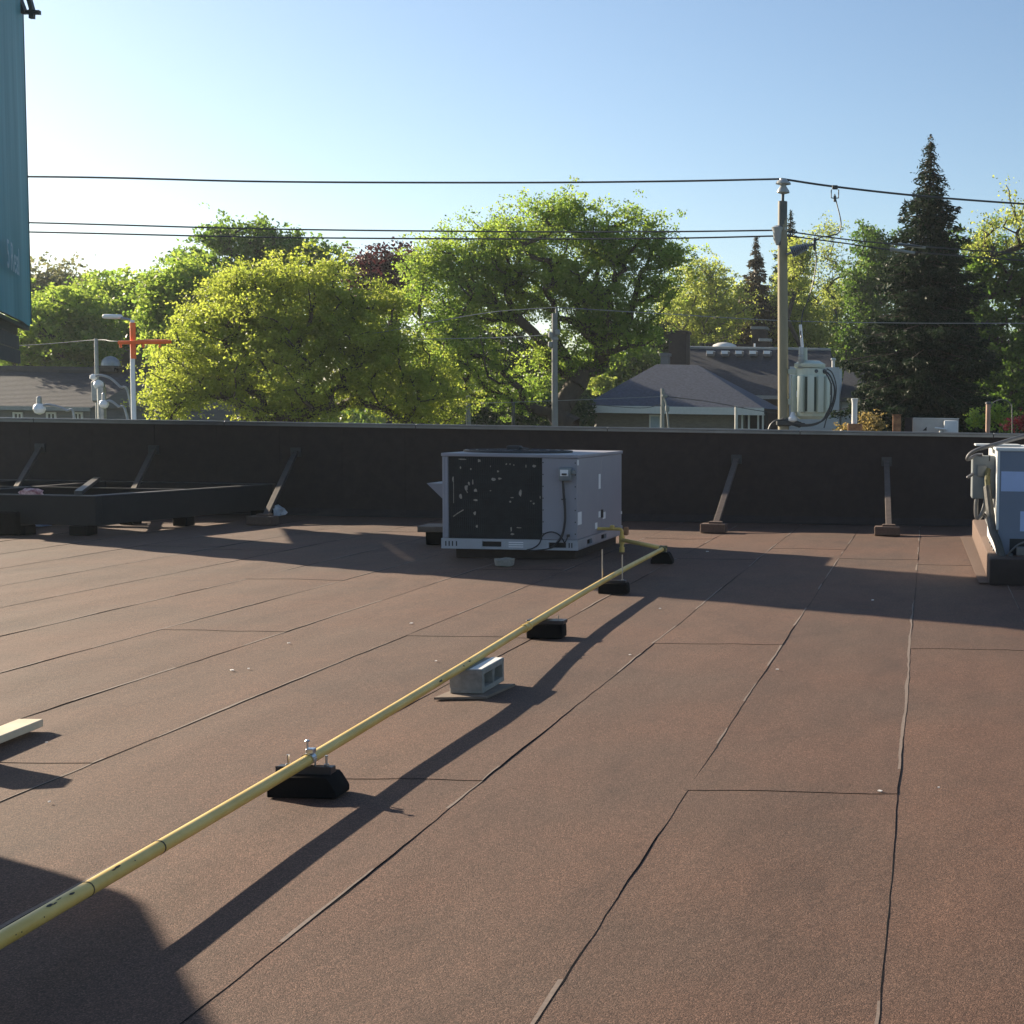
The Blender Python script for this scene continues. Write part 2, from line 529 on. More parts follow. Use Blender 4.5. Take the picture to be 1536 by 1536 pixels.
def und(x, y):
    n = noise.noise
    return (0.0075 * n(Vector((x * 1.6, y * 0.20, 3.1))) + 0.0055 * n(Vector((x * 4.2, y * 0.30, 9.7)))
            + 0.0022 * n(Vector((x * 3.0, y * 2.2, 1.7))))
JOINTS = {-1: [5.85, 15.9], -2: [9.7, 17.0], -3: [5.92, 15.6], -4: [9.82, 18.2], -5: [6.1, 14.2], -6: [9.9, 16.5], 0: [9.66, 15.4], 1: [6.4, 13.2]}
SEAM0, SP = -0.108, 0.92
def sheet(k, y0, y1):
    """one length of roofing felt: right edge and far end lap over the neighbours"""
    xl, xr = SEAM0 + SP * k, SEAM0 + SP * (k + 1)
    rows = max(4, int((y1 - y0) / 0.085))
    cols = 10
    bm = bmesh.new()
    grid = []
    for j in range(rows + 1):
        y = y0 + (y1 - y0) * j / rows
        e = 0.008 * noise.noise(Vector((k * 7.3, y * 0.7, 0.2))) + 0.006 * noise.noise(Vector((k * 3.3, y * 6.0, 5.2)))
        eN = 0.008 * noise.noise(Vector(((k - 1) * 7.3, y * 0.7, 0.2))) + 0.006 * noise.noise(Vector(((k - 1) * 3.3, y * 6.0, 5.2)))
        row = []
        for i in range(cols):
            t = i / (cols - 2) if i < cols - 2 else (1 - 0.013 * (1 + noise.noise(Vector((k * 4.1, y * 2.3, 4.4)))) if i == cols - 2 else 1.0)
            x = (xl + eN - 0.03) * (1 - t) + (xr + e) * t
            lift = max(0.0007, 0.0027 + 0.0042 * noise.noise(Vector((k * 2.1, y * 1.1, 7.7)))) * t
            yy = y + (0.004 * noise.noise(Vector((x * 6, k, y0))) if j in (0, rows) else 0)
            endl = 0.0025 * max(0.0, 1 - (y - y0) / 1.0)          # near end lies on the next length
            row.append(bm.verts.new((x, yy, und(x, y) + lift + endl)))
        x = xr + e
        bl = 0.0015 + 0.009 * max(0.0, noise.noise(Vector((k * 5.1, y * 3.1, 2.2)))) + 0.002 * random.random()
        z = und(x, y)
        row.append(bm.verts.new((x + 0.0002, y, row[-1].co.z)))
        row.append(bm.verts.new((x + 0.001, y, z + 0.0022)))
        row.append(bm.verts.new((x + bl, y, z + 0.0012)))
        grid.append(row)
    for j in range(rows):
        for i in range(cols + 2):
            if i == cols - 1: continue
            f = bm.faces.new((grid[j][i], grid[j][i + 1], grid[j + 1][i + 1], grid[j + 1][i]))
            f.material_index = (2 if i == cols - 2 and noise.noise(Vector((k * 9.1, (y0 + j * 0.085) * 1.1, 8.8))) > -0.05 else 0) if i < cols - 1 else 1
            f.smooth = i < cols - 1
    # cut near end and its bleed
    fu = [bm.verts.new((v.co.x, v.co.y - 0.0004, v.co.z)) for v in grid[0][:cols]]
    fr = [bm.verts.new((v.co.x, v.co.y - 0.001, v.co.z - 0.0045)) for v in grid[0][:cols]]
    f2 = [bm.verts.new((v.co.x, v.co.y - 0.004 - 0.006 * random.random(), v.co.z - 0.0022)) for v in grid[0][:cols]]
    for i in range(cols - 1):
        f = bm.faces.new((fr[i], fr[i + 1], fu[i + 1], fu[i])); f.material_index = 1
        f = bm.faces.new((f2[i], f2[i + 1], fr[i + 1], fr[i])); f.material_index = 1
    me = bpy.data.meshes.new('roofing_sheet')
    bm.to_mesh(me); bm.free()
    me.materials.append(MATS['granule_roofing']); me.materials.append(MATS['bitumen']); me.materials.append(MATS['worn_lit_edge'])
    o = bpy.data.objects.new('roofing_sheet', me)
    COL.objects.link(o)
    o.parent = roof_slab
for k in range(-18, 9):
    js = JOINTS.get(k)
    if js is None:
        a = random.uniform(1.5, 9.5)
        js = [a, a + 9.6]
    ys = [-5.9] + [j for j in js if j < 21] + [WALL_Y - 0.002]
    for a, b in zip(ys[:-1], ys[1:]):
        sheet(k, a, b)

# far parapet: core, felt panels, coping lengths
pw = thing('parapet_wall', 'long low dark brown parapet wall along the far roof edge with metal coping', 'wall', (-6, WALL_Y + 0.15, 0))
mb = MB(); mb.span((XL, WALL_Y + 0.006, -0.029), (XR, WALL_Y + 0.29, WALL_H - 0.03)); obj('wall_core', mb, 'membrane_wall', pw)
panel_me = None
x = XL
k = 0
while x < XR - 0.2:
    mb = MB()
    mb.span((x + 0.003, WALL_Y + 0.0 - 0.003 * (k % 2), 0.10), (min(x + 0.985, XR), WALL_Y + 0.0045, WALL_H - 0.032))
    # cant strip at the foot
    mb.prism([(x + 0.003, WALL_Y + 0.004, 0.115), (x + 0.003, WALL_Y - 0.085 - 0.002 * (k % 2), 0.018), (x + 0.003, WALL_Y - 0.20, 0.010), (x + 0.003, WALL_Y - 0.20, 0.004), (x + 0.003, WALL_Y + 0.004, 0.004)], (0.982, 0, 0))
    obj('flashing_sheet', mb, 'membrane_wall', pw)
    x += 0.985
    k += 1
x = XL
while x < XR - 0.5:
    mb = MB()
    mb.span((x + 0.004, WALL_Y - 0.035, WALL_H - 0.028), (x + 2.99, WALL_Y + 0.33, WALL_H), bev=0.006)
    mb.span((x + 0.004, WALL_Y - 0.037, WALL_H - 0.065), (x + 2.99, WALL_Y - 0.030, WALL_H - 0.029))
    obj('coping', mb, 'coping_metal', pw)
    x += 3.0

# ------------------------------------------------------------------ wall braces
def brace(xt, xf, lab, m='brace_wood'):
    yf = 19.22
    t = thing('wall_brace', lab, 'brace', (xf, yf, 0), 'timber braces propping the parapet')
    top = Vector((xt, WALL_Y - 0.035, 0.98)); foot = Vector((xf, yf + 0.06, 0.13))
    mb = MB(); mb.beam(foot, top, 0.085, 0.045, up=(0, -0.7, 0.6), bev=0.004); obj('strut', mb, m, t)
    mb = MB(); mb.box((xf - 0.02, yf, 0.07), (0.36, 0.24, 0.125), bev=0.012)
    mb.box((xf, yf + 0.03, 0.145), (0.19, 0.14, 0.03), bev=0.008); obj('foot_block', mb, 'curb_membrane', t)
    mb = MB(); mb.box((xt, WALL_Y - 0.022, 0.985), (0.16, 0.025, 0.14), bev=0.003); obj('wall_plate', mb, 'dark_strut', t)
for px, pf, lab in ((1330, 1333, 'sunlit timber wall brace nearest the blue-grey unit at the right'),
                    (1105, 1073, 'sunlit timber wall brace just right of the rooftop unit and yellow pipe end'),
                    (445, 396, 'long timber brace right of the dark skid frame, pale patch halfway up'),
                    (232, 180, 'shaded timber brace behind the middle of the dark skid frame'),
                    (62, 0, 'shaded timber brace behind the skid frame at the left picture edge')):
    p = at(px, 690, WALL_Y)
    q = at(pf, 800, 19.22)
    brace(p.x, q.x, lab, 'brace_wood' if px > 600 else 'brace_shaded')

# ================================================================== main rooftop unit
C0 = at(866, 826, 15.2)                       # near right lower corner of the base rail
x1, y0, zb = C0.x, C0.y, C0.z
x0 = at(662, 826, 15.2).x
y1 = y0 * 1.147
zt = at(862, 682, 15.2).z
rtu = thing('rooftop_unit', 'large beige packaged air conditioner with black worn coil, centre of the roof', 'air conditioner', (x1 - 0.7, y0 + 1, 0))
mb = MB(); mb.span((x0 + 0.13, y0 + 0.10, 0.004), (x1 - 0.05, y1 - 0.12, zb), bev=0.006); obj('roof_curb', mb, 'membrane_wall', rtu)
rail_h = 0.115
mb = MB()
mb.span((x0, y0, zb), (x1 + 0.005, y1, zb + 0.012))
def rail_front(a, b): mb.span((a, y0, zb + 0.0), (b, y0 + 0.03, zb + rail_h))
def rail_side(a, b): mb.span((x1 - 0.028, a, zb), (x1 + 0.005, b, zb + rail_h))
fx = lambda px: at(px, 815, y0).x
holes = [(fx(723), fx(752)), (fx(823), fx(849))]
a = x0
for h0, h1 in holes:
    rail_front(a, h0); mb.span((h0, y0, zb), (h1, y0 + 0.03, zb + 0.028)); mb.span((h0, y0, zb + rail_h - 0.028), (h1, y0 + 0.03, zb + rail_h)); a = h1
rail_front(a, x1 + 0.005)
sh = [(y0 + 0.42, y0 + 0.66), (y0 + 1.10, y0 + 1.36)]
a = y0 + 0.031
for h0, h1 in sh:
    rail_side(a, h0); mb.span((x1 - 0.028, h0, zb), (x1 + 0.005, h1, zb + 0.028)); mb.span((x1 - 0.028, h0, zb + rail_h - 0.03), (x1 + 0.005, h1, zb + rail_h)); a = h1
rail_side(a, y1)
mb.span((x0, y0 + 0.031, zb), (x0 + 0.03, y1, zb + rail_h))
mb.span((x0 + 0.031, y1 - 0.03, zb), (x1 - 0.03, y1, zb + rail_h))
rail = obj('base_rail', mb, 'unit_rail', rtu)
mb = MB(); mb.span((x0 + 0.05, y0 + 0.06, zb + 0.013), (x1 - 0.06, y1 - 0.06, zb + rail_h - 0.004)); obj('rail_core', mb, 'unit_dark', rail)
each('louver', [MB().span((fx(763), y0 - 0.004, zb + 0.026 + 0.025 * i), (fx(785), y0 + 0.001, zb + 0.036 + 0.025 * i)) for i in range(3)], 'white_sticker', rail)
each('punched_slot', [MB().span((fx(px), y0 - 0.003, zb + 0.03), (fx(px + 1.6), y0 + 0.001, zb + 0.085)) for px in (668, 673, 678, 684, 853, 857)], 'unit_dark', rail)
zc = zb + rail_h + 0.003
bx0, bx1 = fx(664) + 0.0, x1 - 0.006
coil0, coil1 = fx(672.5), fx(812.5)
# cabinet core and skins
mb = MB(); mb.span((bx0 + 0.02, y0 + 0.05, zc), (bx1 - 0.02, y1 - 0.05, zt - 0.02)); obj('cabinet', mb, 'unit_dark', rtu)
mb = MB(); mb.span((coil1 + 0.003, y0 + 0.012, zc), (bx1, y0 + 0.05, zt - 0.042), bev=0.004); obj('front_panel', mb, 'unit_beige', rtu)
mb = MB(); mb.span((bx0, y0 + 0.012, zc), (coil0 - 0.003, y0 + 0.09, zt - 0.042), bev=0.006)
mb.span((bx0 - 0.003, y0 + 0.008, zc), (bx0 + 0.022, y0 + 0.05, zt - 0.043), bev=0.004); obj('corner_post', mb, 'unit_beige', rtu)
yseam = y0 + 1.17
for a, b in ((y0 + 0.052, yseam - 0.004), (yseam + 0.004, y1 - 0.01)):
    mb = MB(); mb.span((bx1 - 0.019, a, zc), (bx1 + 0.001, b, zt - 0.042), bev=0.005); obj('side_panel', mb, 'unit_beige', rtu)
mb = MB(); mb.span((bx0, y0 + 0.092, zc), (bx0 + 0.019, y1 - 0.01, zt - 0.042), bev=0.004); obj('side_panel', mb, 'unit_beige', rtu)
mb = MB(); mb.span((bx0 + 0.02, y1 - 0.049, zc), (bx1 - 0.02, y1 - 0.02, zt - 0.042)); obj('back_panel', mb, 'unit_beige', rtu)
# coil face with fins guard
mb = MB(); mb.span((coil0, y0 + 0.03, zc), (coil1, y0 + 0.049, zt - 0.045))
for i in range(46):
    xx = coil0 + (coil1 - coil0) * (i + 0.5) / 46
    mb.span((xx - 0.004, y0 + 0.022, zc + 0.004), (xx + 0.004, y0 + 0.0305, zt - 0.05))
for i in range(9):
    zz = zc + 0.05 + (zt - 0.1 - zc) * i / 9
    mb.span((coil0 + 0.003, y0 + 0.018, zz), (coil1 - 0.003, y0 + 0.0215, zz + 0.006))
coil = obj('condenser_coil', mb, 'coil_black', rtu)
mb = MB()
# bent-fin patches, read off the coil face (fractions of its width and height)
WORN = [(.16, .03, .13, .02), (.33, .045, .05, .045), (.92, .10, .05, .05), (.62, .08, .02, .03), (.66, .08, .015, .03), (.70, .09, .015, .02), (.83, .10, .012, .05),
        (.45, .11, .012, .03), (.13, .13, .02, .05), (.24, .15, .02, .03), (.53, .17, .03, .03), (.48, .27, .06, .05), (.55, .26, .05, .04), (.22, .33, .03, .07),
        (.26, .31, .02, .09), (.19, .38, .05, .10), (.29, .41, .05, .05), (.77, .43, .045, .10), (.45, .41, .02, .02), (.13, .49, .045, .08), (.68, .49, .05, .02),
        (.66, .54, .03, .03), (.88, .53, .03, .02), (.91, .56, .03, .03), (.29, .53, .07, .03), (.28, .69, .04, .06), (.98, .48, .015, .05), (.75, .86, .07, .014),
        (.67, .88, .02, .08), (.68, .94, .05, .03), (.05, .28, .02, .09), (.30, .85, .03, .04)]
def cp(u, v):
    return (coil0 + (coil1 - coil0) * u, y0 + 0.0155, zt - 0.045 - (zt - 0.045 - zc) * v)
for (u, v, w, h) in WORN:
    n = 9
    pts = []
    for q in range(n):
        an = 2 * math.pi * q / n
        rr = random.uniform(0.5, 1.0)
        pts.append(cp(min(0.995, max(0.005, u + w * 0.5 * rr * math.cos(an))), v + h * 0.5 * rr * math.sin(an)))
    obj('bent_fin_patch', MB().prism(pts, (0, 0.0022, 0)), 'coil_worn', coil)
each('bent_fin_patch', [MB().tube([cp(.05, .735), cp(.09, .70), (cp(.16, .65))], 0.006, 5), MB().tube([cp(.20, .36), cp(.185, .40), cp(.205, .44)], 0.006, 5), MB().tube([cp(.055, .27), cp(.055, .57)], 0.003, 5)], 'coil_worn', coil)
# top: lid with rim and fan opening
mb = MB()
mb.span((bx0 - 0.012, y0 + 0.0, zt - 0.040), (bx1 + 0.012, y1 + 0.005, zt - 0.004), bev=0.004)
lid = obj('top_lid', mb, 'unit_beige', rtu)
fcx, fcy = bx0 + (bx1 - bx0) * 0.40, y0 + 0.85
mb = MB(); mb.lathe((fcx, fcy, zt - 0.004), [(0.62, 0.0), (0.62, 0.022), (0.58, 0.022), (0.56, 0.004), (0.01, 0.004)], 40); obj('fan_ring', mb, 'unit_dark', lid)
mb = MB()
for r in (0.12, 0.24, 0.36, 0.48, 0.6):
    c = arc((fcx, fcy, zt + 0.024 - r * 0.01), r, 0, 2 * math.pi, (1, 0, 0), (0, 1, 0), 32)
    mb.tube(c, 0.004, 4, cap=False)
for q in range(8):
    an = q * math.pi / 4
    mb.tube([(fcx, fcy, zt + 0.026), (fcx + 0.62 * math.cos(an), fcy + 0.62 * math.sin(an), zt + 0.017)], 0.005, 4)
obj('fan_grille', mb, 'dark_strut', lid)
mb = MB(); mb.box((fcx - 0.05, fcy, zt + 0.045), (0.16, 0.12, 0.05), bev=0.01); mb.tube([(fcx + 0.0, fcy, zt + 0.05), (fcx + 0.16, fcy - 0.1, zt + 0.03)], 0.014, 6); obj('fan_motor_cap', mb, 'cable_black', lid)
# electrical disconnect, flexible conduit
dx, dz = fx(849.5), at(849, 711, y0).z
mb = MB(); mb.box((dx, y0 - 0.035, dz), (0.132, 0.09, 0.15), bev=0.012, seg=2); mb.box((dx + 0.085, y0 - 0.03, dz + 0.025), (0.04, 0.05, 0.05), bev=0.006); dis = obj('disconnect_box', mb, 'box_grey', rtu)
mb = MB(); mb.box((dx - 0.002, y0 - 0.0815, dz + 0.015), (0.09, 0.003, 0.07)); obj('notice', mb, 'white_sticker', dis)
mb = MB(); mb.box((dx, y0 - 0.088, dz - 0.0), (0.055, 0.018, 0.02), bev=0.004); obj('handle', mb, 'unit_dark', dis)
P = lambda px, py, dy=0.03: at(px, py, y0 - dy)
mb = MB(); mb.tube(bez([P(844.5, 721), P(845.5, 740), P(847.5, 765), P(847, 785), P(843, 803), P(834, 816), P(826, 822, -0.01)], 6), 0.0135, 8); obj('conduit', mb, 'cable_black', rtu)
mb = MB(); mb.tube(bez([P(826, 822, 0.01), P(818, 824), P(800, 826.0, 0.04), P(792, 827.5, 0.05)], 6), 0.006, 6)
mb.tube(bez([P(812, 806), P(818, 800), P(828, 798), P(838, 802), P(845, 811), P(847, 817)], 6), 0.007, 6)
mb.tube(bez([P(846, 816), P(849, 811), P(852, 804)], 5), 0.006, 6)
mb.tube(bez([P(813, 803), P(809, 815), P(800, 822), P(790, 825)], 6), 0.007, 6); obj('cable', mb, 'cable_black', rtu)
each('clip', [MB().box(P(852.4, 803.5, 0.01), (0.03, 0.04, 0.03), bev=0.005), MB().box(P(845.5, 749, 0.02), (0.045, 0.03, 0.015))], 'dark_strut', rtu)
# side labels, latches, plates on the right face
def sidepatch(pxs, z0, z1, nm, m, w=0.10, t=0.004):
    Yp = y0 * (866 - 1394) / (pxs - 1394) if pxs > 866 else y0
    mb = MB(); mb.span((bx1 + 0.001, Yp - w / 2, z0), (bx1 + 0.001 + t, Yp + w / 2, z1)); return obj(nm, mb, m, rtu)
for pxs, py0, py1, w, m, nm in ((870, 768, 787, 0.16, 'white_sticker', 'rating_label'), (900, 711, 733, 0.09, 'white_sticker', 'caution_label'),
                            (907, 768, 778, 0.13, 'white_sticker', 'small_label'), (900, 767, 776, 0.09, 'white_sticker', 'small_label'),
                            (895, 784, 793, 0.10, 'white_sticker', 'small_label'), (867.5, 690, 698, 0.05, 'white_sticker', 'small_label'),
                            (933, 767, 771, 0.05, 'white_sticker', 'small_label')):
    Yp = y0 * (866 - 1394) / (pxs - 1394)
    sidepatch(pxs, at(pxs, py1, Yp).z, at(pxs, py0, Yp).z, nm, m, w)
sidepatch(903, at(903, 777, y0 * 1.07).z, at(903, 765, y0 * 1.07).z, 'latch', 'unit_dark', 0.04, 0.02)
for i in range(7):
    zz = zc + 0.06 + (zt - 0.16 - zc) * i / 6
    obj('screw', MB().span((coil1 + 0.008, y0 + 0.008, zz), (coil1 + 0.02, y0 + 0.0125, zz + 0.012)), 'unit_dark', rtu)
    obj('screw', MB().span((bx1 - 0.025, y0 + 0.008, zz), (bx1 - 0.013, y0 + 0.0125, zz + 0.012)), 'unit_dark', rtu)
# economiser hood on the far left side
hz0, hz1 = at(648, 748, y0 + 0.6).z, at(648, 724, y0 + 0.6).z
hx = at(647, 724, y0 + 0.6).x
mb = MB(); mb.prism([(bx0 - 0.001, y0 + 0.45, hz1), (hx, y0 + 0.45, hz1), (bx0 - 0.001, y0 + 0.45, hz0 - 0.14)], (0, 1.1, 0)); obj('intake_hood', mb, 'unit_beige', rtu)

# loose timber on a rubber block left of the unit
tb = thing('timber_block', 'short timber offcut lying on a black rubber block left of the rooftop unit', 'timber', at(648, 818, 15.75))
g = gz(650, 817)
mb = MB(); mb.box((g.x - 0.0, g.y + 0.12, 0.20), (0.34, 0.5, 0.07), rot=Matrix.Rotation(0.10, 3, 'Z'), bev=0.006); obj('board', mb, 'old_wood', tb)
mb = MB(); mb.box((g.x + 0.04, g.y + 0.12, 0.085), (0.24, 0.34, 0.16), bev=0.01); obj('block', mb, 'black_rubber', tb)

# crushed white pail by the unit
g = gz(752, 851)
mb = MB()
mb.lathe((g.x, g.y + 0.1, 0.004), [(0.085, 0), (0.10, 0.01), (0.108, 0.075), (0.100, 0.078), (0.092, 0.012), (0.02, 0.012)], 14)
for v in mb.bm.verts:
    v.co += Vector((0.012, 0.006, 0.012)) * noise.noise(v.co * 14)
tag(obj('cut_down_pail', mb, 'concrete_block'), 'short pale cut-down pail sitting in front of the rooftop unit base', 'pail')

# ================================================================== gas line
PA = gz(440, 1153, 0.150); PB = gz(0, 1410, 0.150)
PN = PB + (PB - PA) * 0.55
PC = gz(697, 998, 0.177); PD = gz(816, 924.5, 0.160); PE = gz(918, 864, 0.165); PF = gz(994, 823.5, 0.172)
RP = 0.0242
gas = thing('gas_pipe', 'long yellow gas pipe running diagonally across the roof to the rooftop unit', 'pipe', (PA.x, PA.y, 0))
line = bez([PN, PB, PA, PC, PD, PE, PF], 5)
mb = MB(); mb.tube(line, RP, 16); main = obj('main_run', mb, 'pipe_yellow', gas)
yR, xRs = 16.15, at(897, 795, 16.15).x
zR = 0.285
xRi = xRs + 0.285
mb = MB()
H0 = PF + Vector((0.02, 0.03, 0)); H1 = Vector((xRi, yR, 0.155))
mb.tube([H0, H1], RP, 12); obj('header', mb, 'pipe_yellow', gas)
mb = MB(); mb.lathe(PF, [(0.0, -0.05), (0.034, -0.05), (0.034, 0.01), (0.037, 0.03), (0.030, 0.05), (0.0, 0.05)], 12, axis=(0.02, 1, 0)); mb.lathe(H0 + Vector((-0.03, 0.03, 0)), [(0, -0.04), (0.034, -0.04), (0.034, 0.04), (0, 0.04)], 12, axis=(H1 - H0)); mb.box(PF + Vector((0.03, 0.03, 0.022)), (0.03, 0.03, 0.03), bev=0.006); obj('elbow', mb, 'insul_tan', gas)
mb = MB(); mb.tube([(xRi, yR, 0.035), (xRi, yR, zR - 0.03)] , 0.022, 10)
mb.lathe((xRi, yR, 0.155), [(0, -0.05), (0.034, -0.05), (0.034, 0.05), (0, 0.05)], 12); mb.lathe((xRi, yR, 0.04), [(0, -0.03), (0.032, -0.03), (0.032, 0.03), (0, 0.03)], 12)
obj('drip_leg', mb, 'pipe_yellow', gas)
mb = MB(); mb.tube(arc((xRi - 0.03, yR, zR - 0.03), 0.03, 0, math.pi / 2, (1, 0, 0), (0, 0, 1), 5) + [Vector((xRs - 0.02, yR, zR))], 0.019, 10); mb.box((xRs + 0.17, yR, zR + 0.02), (0.05, 0.06, 0.05), bev=0.01); obj('branch', mb, 'pipe_yellow', gas)
mb = MB(); mb.box((xRi + 0.045, yR + 0.03, zR - 0.025), (0.05, 0.06, 0.10), bev=0.01); obj('valve', mb, 'rust', gas)
# couplings and scuffs on the main run
def on_run(px):
    best = min(range(len(line) - 1), key=lambda i: abs(proj(line[i]).x - px))
    return line[best], (line[min(best + 1, len(line) - 1)] - line[max(best - 1, 0)]).normalized()
def proj(p):
    d = CAMROT.transposed() @ (Vector(p) - EYEV)
    return Vector((CX + F * d.x / -d.z, CY - F * d.y / -d.z))
def run_at(px):
    for i in range(len(line) - 1):
        a, b = proj(line[i]).x, proj(line[i + 1]).x
        if a <= px <= b:
            t = (px - a) / (b - a)
            return line[i].lerp(line[i + 1], t), (line[i + 1] - line[i]).normalized()
    return line[-1], Vector((0, 1, 0))
for px in (786, 792):
    mb = MB(); p, d = run_at(px); mb.lathe(p, [(RP - 0.004, -0.022), (RP + 0.006, -0.02), (RP + 0.006, 0.02), (RP - 0.004, 0.022)], 16, axis=d); obj('coupling', mb, 'pipe_yellow', main)
for px, w in ((236, 0.003), (128, 0.002)):
    mb = MB(); p, d = run_at(px); mb.lathe(p, [(RP - 0.004, -w), (RP + 0.0012, -w), (RP + 0.0012, w), (RP - 0.004, w)], 16, axis=d); obj('paint_scuff', mb, 'pipe_scuff', main)
random.seed(3)
for px, a, ln, wd in ((170, .55, .045, .006), (163, .45, .025, .003), (102, .5, .03, .005), (84, .75, .04, .002), (68, .62, .035, .006), (74, .50, .03, .003), (193, .1, .008, .003), (52, -.3, .005, .003),
                      (18, -.5, .006, .003), (10, -.4, .006, .003), (700, .2, .05, .006), (655, -.2, .06, .007), (690, .0, .03, .007)):
    p, d = run_at(px)
    toC = (EYEV - p); toC = (toC - d * toC.dot(d)).normalized()
    sd = toC.cross(d); sd = sd if sd.z > 0 else -sd
    n0 = 7
    ring = []
    for q in range(n0):
        an = 2 * math.pi * q / n0
        r1 = random.uniform(0.6, 1.0)
        aa = a + wd / RP * math.sin(an) * r1
        ring.append(p + d * ln * 0.5 * math.cos(an) * r1 + (toC * math.cos(aa) + sd * math.sin(aa)) * (RP + 0.0008))
    obj('paint_scuff', MB().poly(ring), 'pipe_scuff', main)

# pipe supports
def support(px0, px1, pyb, h, lab, wtop=0.75, kind='clamp', rubber=True):
    a = gz(px0, pyb); b = gz(px1, pyb)
    w = (b - a).length
    dp = 0.14
    c = (a + b) / 2 + Vector((0, dp / 2, 0))
    t = thing('pipe_support', lab, 'pipe support', (c.x, c.y, 0), 'rubber pipe supports under the yellow gas pipe')
    w2 = w / 2
    mb = MB()
    pr = [(-w2, 0.004), (w2, 0.004), (w2, h * 0.35), (w2 * (wtop + 0.06), h * 0.85), (w2 * wtop, h), (-w2 * wtop, h), (-w2 * (wtop + 0.06), h * 0.85), (-w2, h * 0.35)]
    mb.prism([(c.x + x, c.y - dp / 2, z) for x, z in pr], (0, dp, 0))
    bmesh.ops.bevel(mb.bm, geom=mb.bm.edges[:], offset=0.004, segments=1, affect='EDGES')
    obj('rubber_block', mb, 'black_rubber', t)
    return t, c, w
t1, c1, w1 = support(398, 505, 1199, 0.095, 'black rubber support under the near end of the yellow pipe, with clamp and bolts', 0.72)
pp, d = run_at(453)
px_ = (c1.x + pp.x) / 2
mb = MB(); mb.box((c1.x - 0.01, c1.y, 0.110), (0.235, 0.045, 0.028), bev=0.002)
mb.box((c1.x - 0.01, c1.y - 0.024, 0.110), (0.235, 0.004, 0.034)); obj('strut_channel', mb, 'dark_strut', t1)
for sx in (-0.085, 0.078):
    mb = MB(); mb.tube([(c1.x + sx, c1.y, 0.10), (c1.x + sx, c1.y, 0.168)], 0.005, 8); mb.lathe((c1.x + sx, c1.y, 0.126), [(0.011, 0), (0.011, 0.008)], 6); mb.lathe((c1.x + sx, c1.y, 0.164), [(0.007, 0), (0.007, 0.007)], 6); obj('bolt', mb, 'steel_rod', t1)
pc, d = run_at(448)
pc = pc + d * ((c1.y - pc.y) / d.y)
mb = MB()
ringp = arc(pc, RP + 0.004, -0.3, math.pi + 0.3, (1, 0, 0), (0, 0, 1), 10)
for q in range(len(ringp) - 1):
    mb.beam(ringp[q], ringp[q + 1], 0.032, 0.004, up=(ringp[q] + ringp[q + 1]) / 2 - pc)
mb.box(pc + Vector((0.01, 0, RP + 0.014)), (0.035, 0.03, 0.022), bev=0.003)
mb.tube([pc + Vector((-RP - 0.004, 0, 0)), pc + Vector((-RP - 0.003, 0, -0.05))], 0.004, 6)
mb.tube([pc + Vector((RP + 0.004, 0, 0)), pc + Vector((RP + 0.003, 0, -0.05))], 0.004, 6)
cl = obj('pipe_clamp', mb, 'zinc', t1)
mb = MB(); mb.tube([pc + Vector((-0.004, 0, RP)), pc + Vector((-0.004, 0, RP + 0.055))], 0.004, 8); mb.lathe(pc + Vector((-0.004, 0, RP + 0.052)), [(0.009, 0), (0.010, 0.004), (0.006, 0.008)], 8); obj('clamp_bolt', mb, 'zinc', cl)

t2, c2, w2 = support(789, 843, 958.5, 0.105, 'black box-shaped pipe support beyond the concrete block, with one small bolt', 0.93)
mb = MB(); mb.box((c2.x, c2.y, 0.119), (0.275, 0.11, 0.026), bev=0.003); obj('strut_channel', mb, 'dark_strut', t2)
mb = MB(); mb.tube([(c2.x + 0.085, c2.y, 0.12), (c2.x + 0.085, c2.y, 0.165)], 0.004, 6); obj('bolt', mb, 'steel_rod', t2)
t3, c3, w3 = support(896.5, 940.5, 891.5, 0.10, 'black pipe support with two tall thin threaded rods near the rooftop unit', 0.9)
mb = MB(); mb.box((c3.x, c3.y, 0.112), (0.22, 0.05, 0.022), bev=0.002); obj('strut_channel', mb, 'dark_strut', t3)
for px in (903.5, 933.5):
    xx = at(px, 860, c3.y).x
    mb = MB(); mb.tube([(xx, c3.y, 0.10), (xx, c3.y, at(px, 824 if px < 910 else 832, c3.y).z)], 0.0055, 6); mb.lathe((xx, c3.y, 0.123), [(0.012, 0), (0.012, 0.01)], 6); obj('threaded_rod', mb, 'steel_rod', t3)
t4, c4, w4 = support(975.5, 1008, 846.5, 0.13, 'black trapezoid pipe support under the far elbow of the yellow pipe', 0.6)
mb = MB(); mb.tube([(c4.x + 0.04, c4.y, 0.12), (c4.x + 0.04, c4.y, 0.2)], 0.005, 6); obj('bolt', mb, 'steel_rod', t4)

# concrete block on a rubber pad under the pipe
g = gz(724, 1041.5, 0.02)
bl = thing('concrete_block', 'grey hollow concrete block lying on its side under the yellow pipe on a pad', 'concrete block', (g.x - 0.095, g.y + 0.195, 0.0))
mb = MB()
bw, bd, bh = 0.19, 0.40, 0.14
bx, by = g.x - bw, g.y
th = 0.032
zz0, zz1 = 0.0215, 0.0215 + bh
mb.span((bx, by, zz0), (bx + bw, by + bd, zz0 + th), bev=0.004)
mb.span((bx, by, zz1 - th), (bx + bw, by + bd, zz1), bev=0.004)
for yy in (by, by + bd / 2 - 0.018, by + bd - 0.036):
    mb.span((bx + 0.001, yy + 0.001, zz0 + th - 0.002), (bx + bw - 0.001, yy + 0.035, zz1 - th + 0.002))
mb.span((bx + 0.02, by + 0.03, zz0 + 0.03), (bx + 0.06, by + bd - 0.03, zz1 - 0.03))
